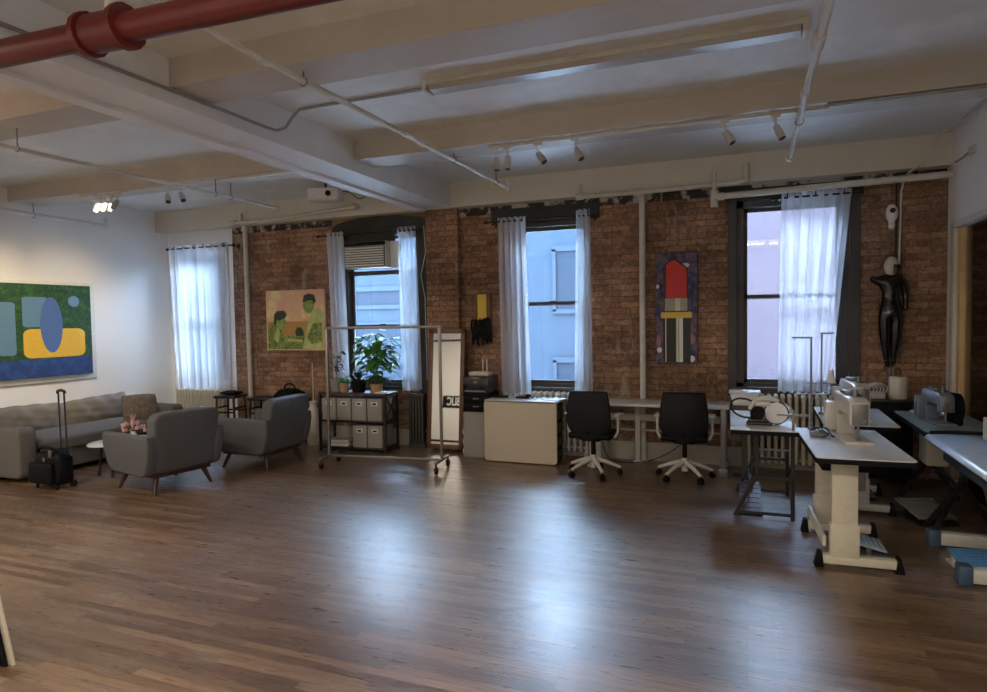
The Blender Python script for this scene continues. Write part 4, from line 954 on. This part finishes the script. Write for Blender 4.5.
t = thing('office_chair', 'black mesh office chair nearer the cream work table', 'office chair', (-1.56, 6.88, 0), -4, 'black mesh office chairs at the long desk')
def bf(th):
    def f(u, v):
        x = (u-.5)*2; hw = .195+.033*math.sin(PI*min(1, v*1.02+.02))**.7; hw *= 1-.5*(max(0, .3-v)/.3)**1.6
        zz = .40+.51*v-.0*x
        c = 1-.5*(max(0, abs(x)-.85)/.15)**2*0
        return (x*hw, -.17+.05*x*x-.03*math.sin(PI*v)-.05*v+th, zz+(.006*(1-x*x)))
    return f
b = MB(); n1 = 14
f0, f1 = bf(0), bf(.03)
vs = [f0(i/n1, j/n1) for j in range(n1+1) for i in range(n1+1)]+[f1(i/n1, j/n1) for j in range(n1+1) for i in range(n1+1)]
N = (n1+1)**2; q = lambda i, j: j*(n1+1)+i
fs = [(q(i, j), q(i+1, j), q(i+1, j+1), q(i, j+1)) for j in range(n1) for i in range(n1)]
fs += [tuple(reversed([k_+N for k_ in f])) for f in fs]
for i in range(n1): fs += [(q(i, 0), q(i, 0)+N, q(i+1, 0)+N, q(i+1, 0)), (q(i, n1), q(i+1, n1), q(i+1, n1)+N, q(i, n1)+N), (q(0, i), q(0, i+1), q(0, i+1)+N, q(0, i)+N), (q(n1, i), q(n1, i)+N, q(n1, i+1)+N, q(n1, i+1))]
b.add(vs, fs); obj('backrest', b, 'mesh_black', t)
b = MB()
ring = [bf(.015)(u, v) for u, v in [(i/12, 0) for i in range(12)]+[(1, i/12) for i in range(12)]+[(1-i/12, 1) for i in range(12)]+[(0, 1-i/12) for i in range(12)]]
b.tube(ring, .014, 8, True); obj('back_frame', b, 'black', t)
b = MB(); b.box((0, .06, .44), (.47, .44, .07), .03, seg=3); obj('seat', b, 'black', t)
b = MB(); b.cyl((0, 0, .20), (0, 0, .42), .024, n=14); b.box((0, 0, .395), (.2, .2, .035), .008); b.bar((0, -.05, .4), (0, -.2, .50), .05, .03); obj('gas_lift', b, 'black', t)
b = MB(); b.cyl((0, 0, .08), (0, 0, .22), .034, .03, 16)
for i in range(5):
    a = math.radians(18+72*i+0); c, s = math.cos(a), math.sin(a)
    b.tube([(c*.03, s*.03, .175), (c*.15, s*.15, .14), (c*.29, s*.29, .085)], [.026, .022, .016], 8)
obj('star_base', b, 'chair_grey', t)
for i in range(5):
    a = math.radians(18+72*i); c, s = math.cos(a), math.sin(a)
    b = MB(); b.cyl((c*.285-s*.022, s*.285+c*.022, .032), (c*.285+s*.022, s*.285-c*.022, .032), .032, n=16); b.cyl((c*.285, s*.285, .05), (c*.285, s*.285, .085), .01, n=8); obj('castor', b, 'black', t)
for s in (-1, 1):
    b = MB(); b.tube([(s*.16, 0, .41), (s*.25, -.01, .43), (s*.275, 0, .48), (s*.275, .0, .64)], .016, 10); b.box((s*.27, .04, .66), (.07, .22, .025), .01); obj('armrest', b, 'chair_grey', t)
dup(t, (-.615, 7.0, 0), 2, 'black mesh office chair nearer the sewing machines')

# ================================================================== SEWING STATIONS
def machine(b, bd):  # returns nothing; sewing head lying along +y, needle end at -y
    pass
def sewing_machine(loc, rz, label, mat='machine_white', dark='dark_steel', sc=1.0, name='sewing_machine'):
    t = thing(name, label, 'sewing machine', loc, rz); S = sc
    def P(*a): return tuple(v*S for v in a)
    b = MB(); b.bb(-.25*S, .25*S, -.09*S, .09*S, 0, .025*S, .006); obj('bed', b, mat, t)
    b = MB(); b.prism([(.13*S, .02*S), (.25*S, .02*S), (.25*S, .30*S), (.22*S, .335*S), (-.18*S, .325*S), (-.24*S, .30*S), (-.25*S, .24*S), (-.25*S, .14*S), (-.17*S, .13*S), (-.16*S, .20*S), (.06*S, .205*S), (.12*S, .17*S)], 'xz', -.065*S, .065*S, .014*S); obj('arm', b, mat, t)
    b = MB(); b.cyl(P(-.21, 0, .14), P(-.21, 0, .06), .008*S, n=8); b.cyl(P(-.185, 0, .14), P(-.185, 0, .04), .006*S, n=8); b.box(P(-.2, 0, .04), P(.05, .03, .012), .003); obj('needle_bar', b, 'steel', t)
    b = MB(); b.cyl(P(.25, 0, .25), P(.29, 0, .25), .065*S, n=24); b.cyl(P(.29, 0, .25), P(.31, 0, .25), .045*S, n=24); obj('hand_wheel', b, dark, t)
    b = MB(); b.bb(-.262*S, -.25*S, -.05*S, .05*S, .145*S, .29*S, .004); b.cyl(P(-.262, .015, .22), P(-.27, .015, .22), .012*S, n=10); b.cyl(P(-.262, -.02, .175), P(-.275, -.02, .175), .014*S, n=12); obj('face_plate', b, 'steel' if mat != 'black' else 'black', t)
    b = MB(); b.bar(P(-.14, -.04, .334), P(-.0, .0, .345), .02*S, .02*S); b.cyl(P(-.15, -.05, .33), P(-.15, -.05, .40), .004*S, n=6); b.cyl(P(-.12, .0, .325), P(-.12, .0, .38), .02*S, n=12); b.box(P(.05, 0, .345), P(.14, .09, .03), .008*S); obj('tension_assembly', b, 'steel', t)
    b = MB(); b.bb(.16*S, .26*S, .06*S, .13*S, .04*S, .26*S, .01*S); obj('motor_box', b, mat, t)
    return t
def thread_stand(x, y, z, h, label, s=1, cones=True):
    t = thing('thread_stand', label, 'thread stand', (x, y, z))
    b = MB(); b.cyl((0, 0, 0), (0, 0, h), .008, n=10); b.cyl((0, 0, 0), (0, 0, .02), .025, n=14); obj('pole', b, 'dark_steel', t)
    b = MB(); b.bb(-.14 if s < 0 else -.01, .01 if s < 0 else .10, -.008, .008, h-.012, h+.002); b.tube([(s*.12, 0, h), (s*.12, 0, h-.03)], .003, 5); obj('guide_arm', b, 'dark_steel', t)
    b = MB(); b.bb(-.12, .12, -.012, .012, h*.38, h*.38+.008); b.cyl((-.08, 0, h*.38), (-.08, 0, h*.38+.006), .045, n=18); b.cyl((.08, 0, h*.38), (.08, 0, h*.38+.006), .045, n=18); obj('spool_tray', b, 'dark_steel', t)
    if cones:
        b = MB(); b.cyl((.08, 0, h*.38+.006), (.08, 0, h*.38+.13), .035, .018, 16); obj('thread_cone', b, 'paper', t)
    return t
def station(x0, x1, y0, y1, rz, label, z=.78, top='table_white', col='cream', feet='black', name='sewing_table', colx=.0, footlen=.5, footx=None):
    footx = colx if footx is None else footx
    cx, cy = (x0+x1)/2, (y0+y1)/2; w, d = (x1-x0)/2, (y1-y0)/2
    t = thing(name, label, 'table', (cx, cy, 0), rz)
    b = MB(); b.m(0); b.prism(rrect(-w, w, -d, d, .03), 'xy', z-.006, z); b.m(1); b.prism(rrect(-w, w, -d, d, .03), 'xy', z-.04, z-.006); obj('tabletop', b, [top, 'black'], t)
    for s in (-1, 1):
        yy = s*(d-.22)
        b = MB(); b.bb(colx-.078, colx+.078, yy-.03, yy+.03, .07, z-.04, .006); b.bb(colx-.088, colx+.088, yy-.035, yy+.035, .07, .30, .006); obj('column', b, col, t)
        b = MB(); b.bb(footx-footlen/2, footx+footlen/2, yy-.035, yy+.035, .025, .085, .01); ft = obj('foot_bar', b, col, t)
        for e in (-1, 1):
            b = MB(); b.prism([(footx+e*(footlen/2-.03), 0), (footx+e*(footlen/2+.025), 0), (footx+e*(footlen/2+.02), .03), (footx+e*(footlen/2+.005), .10), (footx+e*(footlen/2-.02), .10)], 'xz', yy-.04, yy+.04, .004); obj('end_cap', b, feet, ft)
    b = MB(); b.bar((colx-.12, -(d-.22), .17), (colx-.12, d-.22, .17), .02, .07); obj('stretcher', b, col, t)
    b = MB(); b.bb(-w+.08, w-.1, -.25, .2, z-.16, z-.04, .01); obj('underdrawer', b, 'black', t)
    b = MB(); b.bb(colx+.02, colx+.16, -.2, .1, z-.3, z-.16, .01); obj('control_box', b, 'dark_steel', t)
    return t
def pedal(x, y, label, rz=0, mat='dark_steel', w=.26, d=.2, pad='dark_steel', z=.05):
    t = thing('foot_pedal', label, 'pedal', (x, y, 0), rz)
    b = MB(); b.bb(-w/2-.01, w/2+.01, -d/2-.01, d/2, 0, .02, .004); b.bb(-w/2, -w/2+.02, .0, .03, 0, z+.02); b.bb(w/2-.02, w/2, .0, .03, 0, z+.02); obj('base', b, mat, t)
    b = MB(); b.box((0, 0, z+.02), (w, d, .015), .004, rot=(.22, 0, 0))
    b.m(1)
    for i in range(6): b.box((0, -d*.4+i*d*.16, z+.03+(-d*.4+i*d*.16)*.22), (w*.85, .008, .006), .001, rot=(.22, 0, 0))
    obj('plate', b, [pad, pad], t); return t

# front sewing table
station(.385, .955, 4.62, 5.80, 2.5, 'white sewing table nearest the camera, on cream columns', footlen=.48, colx=-.085, footx=.0)
sewing_machine((.70, 5.34, .78), 96, 'cream industrial sewing machine on the nearest white table', sc=1.0)
thread_stand(.47, 5.72, .78, .74, 'tall dark thread stand on the nearest white table', -1, False)
pedal(.80, 5.22, 'grey foot pedal under the nearest white sewing table', 90, 'dark_steel', .26, .2, 'lip')
t = thing('cloth_scrap', 'crumpled pieces and cables beside the nearest sewing machine', 'fabric scrap', (.50, 5.42, .78))
b = MB(); b.cushion((0, 0, .02), (.12, .14, .04), wr=.01, puff=.5); obj('scrap', b, 'dark_steel', t)
b = MB(); r = random.Random(2)
for i in range(4): b.tube(bez((-.05, .1, .02), (r.uniform(-.1, .1), .0, .12), (r.uniform(-.1, .1), -.1, .02), (r.uniform(0, .16), r.uniform(-.1, .1), .01)), .004, 6)
obj('lead', b, 'cable_black', t)
# second table
station(.60, 1.16, 6.02, 7.14, -1, 'white sewing table behind the nearest one, before the radiator', footlen=.52, colx=.0, col='machine_white')
sewing_machine((.87, 6.42, .78), 96, 'grey-white sewing machine on the second white table', sc=1.0)
thread_stand(.63, 6.62, .78, .75, 'thinner thread stand with white cone on the second table', 1, True)
pedal(.98, 6.72, 'dark foot pedal under the second white table', 90)
t = thing('folding_tray', 'pale folded tray with raised lid on the second sewing table', 'tray', (.66, 6.22, .78), 5)
b = MB(); b.bb(-.03, .14, -.17, .17, 0, .012, .003); obj('tray', b, 'paper', t)
b = MB(); b.bar((.14, 0, .01), (.24, 0, .17), .34, .01); obj('lid', b, 'lip', t)
# left table on black frame
t = thing('cutting_table', 'small white table on a black angled frame near the office chairs', 'table', (.12, 6.08, 0))
b = MB(); b.m(0); b.prism([(-.25, -.55), (.25, -.55), (.25, .57), (-.28, .57)], 'xy', .78, .785); b.m(1); b.prism([(-.25, -.55), (.25, -.55), (.25, .57), (-.28, .57)], 'xy', .745, .78); obj('tabletop', b, ['table_white', 'black'], t)
for y in (-.27, .52):
    b = MB(); b.bb(.21, .24, y-.015, y+.015, 0, .745); obj('leg', b, 'black_metal', t)
    b = MB(); b.bar((-.05, y, .745), (-.05, y, .36), .03, .03); b.bar((-.05, y, .37), (-.22, y, .01), .03, .03); obj('leg', b, 'black_metal', t)
    b = MB(); b.bb(-.2, .22, y-.012, y+.012, .03, .055); obj('rail', b, 'black_metal', t)
    b = MB(); b.bb(-.06, .22, y-.012, y+.012, .33, .355); obj('rail', b, 'black_metal', t)
b = MB(); b.bb(-.06, .22, .10, .12, .50, .515); obj('rod', b, 'steel', t)
b = MB(); b.bar((.225, -.27, .45), (.225, .52, .2), .02, .02); b.bar((-.1, -.27, .25), (-.1, .52, .25), .02, .02); obj('brace', b, 'black_metal', t)
t = pedal(.02, 6.15, 'patterned purple-grey treadle under the small black-framed table', 0, 'black_metal', .18, .55, 'purple', .07)
t = thing('fabric_cutter', 'round-blade fabric cutting machine with looped hose on the small table', 'cutting machine', (.10, 5.86, .785), 0)
b = MB(); b.box((-.01, -.02, .012), (.20, .13, .024), .01); b.box((-.02, -.02, .035), (.16, .10, .025), .01); obj('base_plate', b, 'black_metal', t)
b = MB(); b.cyl((-.02, -.06, .10), (-.02, .06, .10), .055, n=22); b.box((-.03, 0, .08), (.1, .08, .09), .02); obj('motor', b, 'black', t)
b = MB(); b.cyl((.12, -.025, .10), (.12, -.0, .10), .088, n=32); obj('blade_guard', b, 'paper', t)
b = MB(); b.tube([(.12+.09*math.cos(a), -.012, .10+.09*math.sin(a)) for a in [2*PI*j/28 for j in range(28)]], .008, 6, True); obj('guard_rim', b, 'black', t)
b = MB(); b.tube(bez((-.08, .02, .12), (-.05, .02, .23), (.05, .0, .24), (.14, 0, .19)), .022, 10); b.box((.02, 0, .17), (.13, .06, .05), .02); obj('handle', b, 'machine_white', t)
b = MB(); b.tube(bez((-.08, 0, .05), (-.26, .02, .04), (-.30, .15, .22), (-.12, .16, .19))+bez((-.12, .16, .19), (-.06, .16, .18), (-.02, .12, .14), (-.02, .05, .12)), .009, 8); obj('hose', b, 'cable_black', t)
t = thing('white_bin', 'white plastic bin at the right end of the long desk', 'bin', (-.03, 7.22, 0))
b = MB(); b.prism([(-.11, .77), (.11, .77), (.145, .90), (-.145, .90)], 'xz', -.10, .12, .01); obj('tub', b, 'paper', t)
b = MB(); b.box((0, .01, .905), (.31, .25, .018), .006); obj('rim', b, 'paper', t)
b = MB(); b.box((0, 0, .74), (.24, .2, .06), .005); b.bb(-.03, .03, -.03, .03, 0, .72); b.bb(-.12, .12, -.1, .1, 0, .02); obj('pedestal', b, 'frame_dark', t)
t = thing('white_fabric_pile', 'heap of white fabric pieces behind the round-blade cutter', 'fabric', (.22, 6.30, .785))
for dx, dy, s_ in ((0, 0, .26), (.06, .12, .2), (-.06, .1, .2)):
    b = MB(); b.cushion((dx, dy, .05), (s_, s_*.8, .10), wr=.02, puff=.6, rot=(.1, .15, dx*9)); obj('piece', b, 'paper', t)
t = thing('small_clamp', 'dark table clamp at the corner of the small white table', 'clamp', (.335, 5.60, .785))
b = MB(); b.box((0, 0, .06), (.02, .02, .12), .003); b.bb(-.12, .12, -.01, .01, .115, .127); obj('bar', b, 'dark_steel', t)
# black cart with canister
t = thing('utility_cart', 'black cart below the mannequin carrying a white canister', 'cart', (1.26, 7.40, 0))
b = MB(); b.bb(-.22, .24, -.2, .2, .83, .86, .004); obj('top', b, 'black_metal', t)
b = MB(); b.bb(-.20, .22, -.17, .19, .08, .83, .004); obj('body', b, 'black', t)
for sx in (-.18, .2):
    for sy in (-.15, .17):
        b = MB(); b.cyl((sx, sy, 0), (sx, sy, .09), .02, n=12); obj('leg', b, 'black_metal', t)
t = thing('white_canister', 'white canister with thin wire loop on the black cart', 'canister', (1.375, 7.36, .86))
b = MB(); b.lathe([(0, 0), (.075, 0), (.078, .01), (.08, .205), (.075, .215), (0, .215)], n=26); obj('body', b, 'ivory', t)
b = MB(); b.tube(bez((-.04, 0, .21), (-.05, .06, .38), (.05, .1, .38), (.05, 0, .21), 14), .005, 6); obj('wire_loop', b, 'terracotta', t)
t = thing('coiled_cables', 'white cables coiled over a pale appliance on the black cart', 'cable', (1.13, 7.32, .86))
b = MB(); b.box((0, 0, .03), (.24, .16, .06), .015); obj('appliance', b, 'machine_white', t)
b = MB()
for i in range(5): b.tube([(.02+(.05+.012*i)*math.cos(a)+.02*i-.04, -.02+.02*i, .09+(.035+.006*i)*math.sin(a)) for a in [2*PI*j/18 for j in range(18)]], .005, 6, True)
obj('coil', b, 'cable_white', t)

# right side: green table with black machine
t = thing('machine_table', 'grey-green topped table with a black machine by the glazed opening', 'table', (1.55, 6.46, 0))
b = MB(); b.m(0); b.prism(rrect(-.27, .27, -.62, .58, .04), 'xy', .772, .78); b.m(1); b.prism(rrect(-.27, .27, -.62, .58, .04), 'xy', .735, .772); obj('tabletop', b, ['green_top', 'black'], t)
for y in (-.5, .45):
    b = MB(); b.bar((.0, y, .73), (.0, y, .35), .035, .035); b.bar((.0, y, .37), (-.24, y, .01), .035, .035); obj('leg', b, 'black_metal', t)
    b = MB(); b.bar((.0, y, .37), (.22, y, .01), .035, .035); obj('leg', b, 'black_metal', t)
b = MB(); b.bb(-.015, .015, -.5, .45, .32, .35); obj('stretcher', b, 'black_metal', t)
b = MB(); b.bb(-.16, .0, -.15, .12, .42, .70, .01); obj('motor', b, 'cream', t)
M['grey_blue'] = simple('grey_blue_enamel', (.16, .19, .23), .3, coat=.3)
t = sewing_machine((1.47, 6.34, .78), 96, 'dark sewing machine with big round black cover on the grey-green table', 'grey_blue', 'black_metal', .82)
b = MB(); b.cyl((-.06, -.075, .14), (-.06, -.135, .14), .125, .115, 28); b.box((-.06, -.10, .06), (.2, .07, .12), .02); obj('belt_cover', b, 'black', t)
b = MB(); b.cushion((0, 0, .02), (.18, .26, .05), wr=.008, puff=.5); solo('white_fabric_pile', b, 'paper', 'small white cloth on the far end of the grey-green table', 'fabric', (1.50, 6.80, .78), 20)
pedal(1.36, 6.20, 'grey patterned treadle under the grey-green table', 20, 'black_metal', .3, .34, 'pot_grey', .07)
# blue-edged industrial machine
t = thing('industrial_machine_table', 'pale table with rolled blue front edge at the right frame edge', 'table', (1.55, 5.08, 0))
b = MB(); b.prism([(-.30, .75), (-.285, .775), (-.26, .785), (.28, .785), (.28, .755), (-.24, .745), (-.28, .73)], 'xz', -.66, .68, .004); obj('tabletop', b, 'lip', t)
b = MB(); b.bb(-.19, .28, -.60, .62, .60, .65, .006); obj('lower_tray', b, 'blue_paint', t)
b = MB(); b.bb(-.1, .25, -.5, .55, .65, .75, .01); obj('casing', b, 'black_metal', t)
for y in (-.30, .42):
    b = MB(); b.bar((.02, y, .60), (.14, y, .08), .07, .09, .01); obj('leg', b, 'dark_steel', t)
    b = MB(); b.bb(-.27, .28, y-.045, y+.045, .02, .11, .012); ft = obj('foot_bar', b, 'machine_white', t)
    b = MB(); b.bb(-.33, -.25, y-.05, y+.05, 0, .125, .012); obj('end_cap', b, 'blue_paint', ft)
b = MB(); b.bb(.10, .22, -.3, .42, .12, .17, .01); obj('stretcher', b, 'machine_white', t)
b = MB(); b.bar((-.02, .60, .60), (-.27, .44, .12), .03, .03); obj('brace', b, 'black_metal', t)
sewing_machine((1.63, 5.22, .785), 96, 'silver-white sewing machine on the blue-edged table', 'machine_white', 'steel', .72)
b = MB(); b.tube(bez((-.28, .0, .01), (-.05, .06, .02), (.1, -.05, .02), (.22, .0, .02)), .014, 8); solo('black_hose', b, 'black', 'black hose lying across between the two right-hand tables', 'hose', (1.56, 5.72, .785))
pedal(1.42, 5.12, 'blue rubber topped pedal beneath the blue-edged table', 8, 'machine_white', .28, .2, 'blue_mat', .045)
t = pedal(1.50, 4.50, 'pale ribbed pedal nearest the camera below the blue-edged table', 5, 'machine_white', .3, .18, 'lip', .06)

# ================================================================== RIGHT WALL, ODDS AND ENDS
t = thing('wall_outlet_box', 'small grey electrical box high on the white right wall', 'electrical box', (1.845, 6.95, 3.13))
b = MB(); b.box((0, 0, 0), (.03, .12, .07), .004); obj('cover', b, 'pipe_white', t)
b = MB(); b.tube([(-.002, .05, .0), (-.004, .3, -.01), (-.004, .5, 0)], .008, 6); obj('lead', b, 'galv', t)
# rear wall sign seen in the mirror
SIGN = (-7.62, YF+.012, 1.12)
t = thing('public_sign', 'black sign with white capitals seen reversed in the leaning mirror', 'sign', SIGN, 180)
b = MB(); b.bb(-.47, .47, 0, .012, -.17, .17, .002); obj('plate', b, 'black', t)
cu = D.curves.new('sign_lettering', 'FONT'); cu.body = 'PUBLIC'; cu.size = .32; cu.align_x = 'CENTER'; cu.align_y = 'CENTER'; cu.extrude = .003; cu.offset = .009
to = D.objects.new('tmp', cu); COL.objects.link(to); dg = bpy.context.evaluated_depsgraph_get(); dg.update()
me = D.meshes.new_from_object(to.evaluated_get(dg)); D.objects.remove(to); me.materials.clear(); me.materials.append(M['paper'])
for v in me.vertices: v.co.x *= .66
o = D.objects.new('lettering', me); COL.objects.link(o); o.parent = t; o.location = (0, -.004, 0); o.rotation_euler = (PI/2, 0, 0)
# leaning boards at the lower left frame edge
for i, (dx, mm, lb) in enumerate(((0, 'ivory', 'pale-edged board leaning at the lower left frame corner, rearmost of three'), (-.022, 'black', 'black board between two pale ones at the lower left corner'), (-.05, 'paper', 'front pale board of the three at the lower left corner'))):
    t = thing('leaning_board', lb, 'board', (-3.43+dx, 2.08-.022*i, 0), 0, 'boards stacked at the lower left corner')
    b = MB(); b.prism([(0, 0), (-.14, .5), (-.64, .42), (-.52, 0)], 'xz', -.008, .008, .002); obj('panel', b, mm, t)
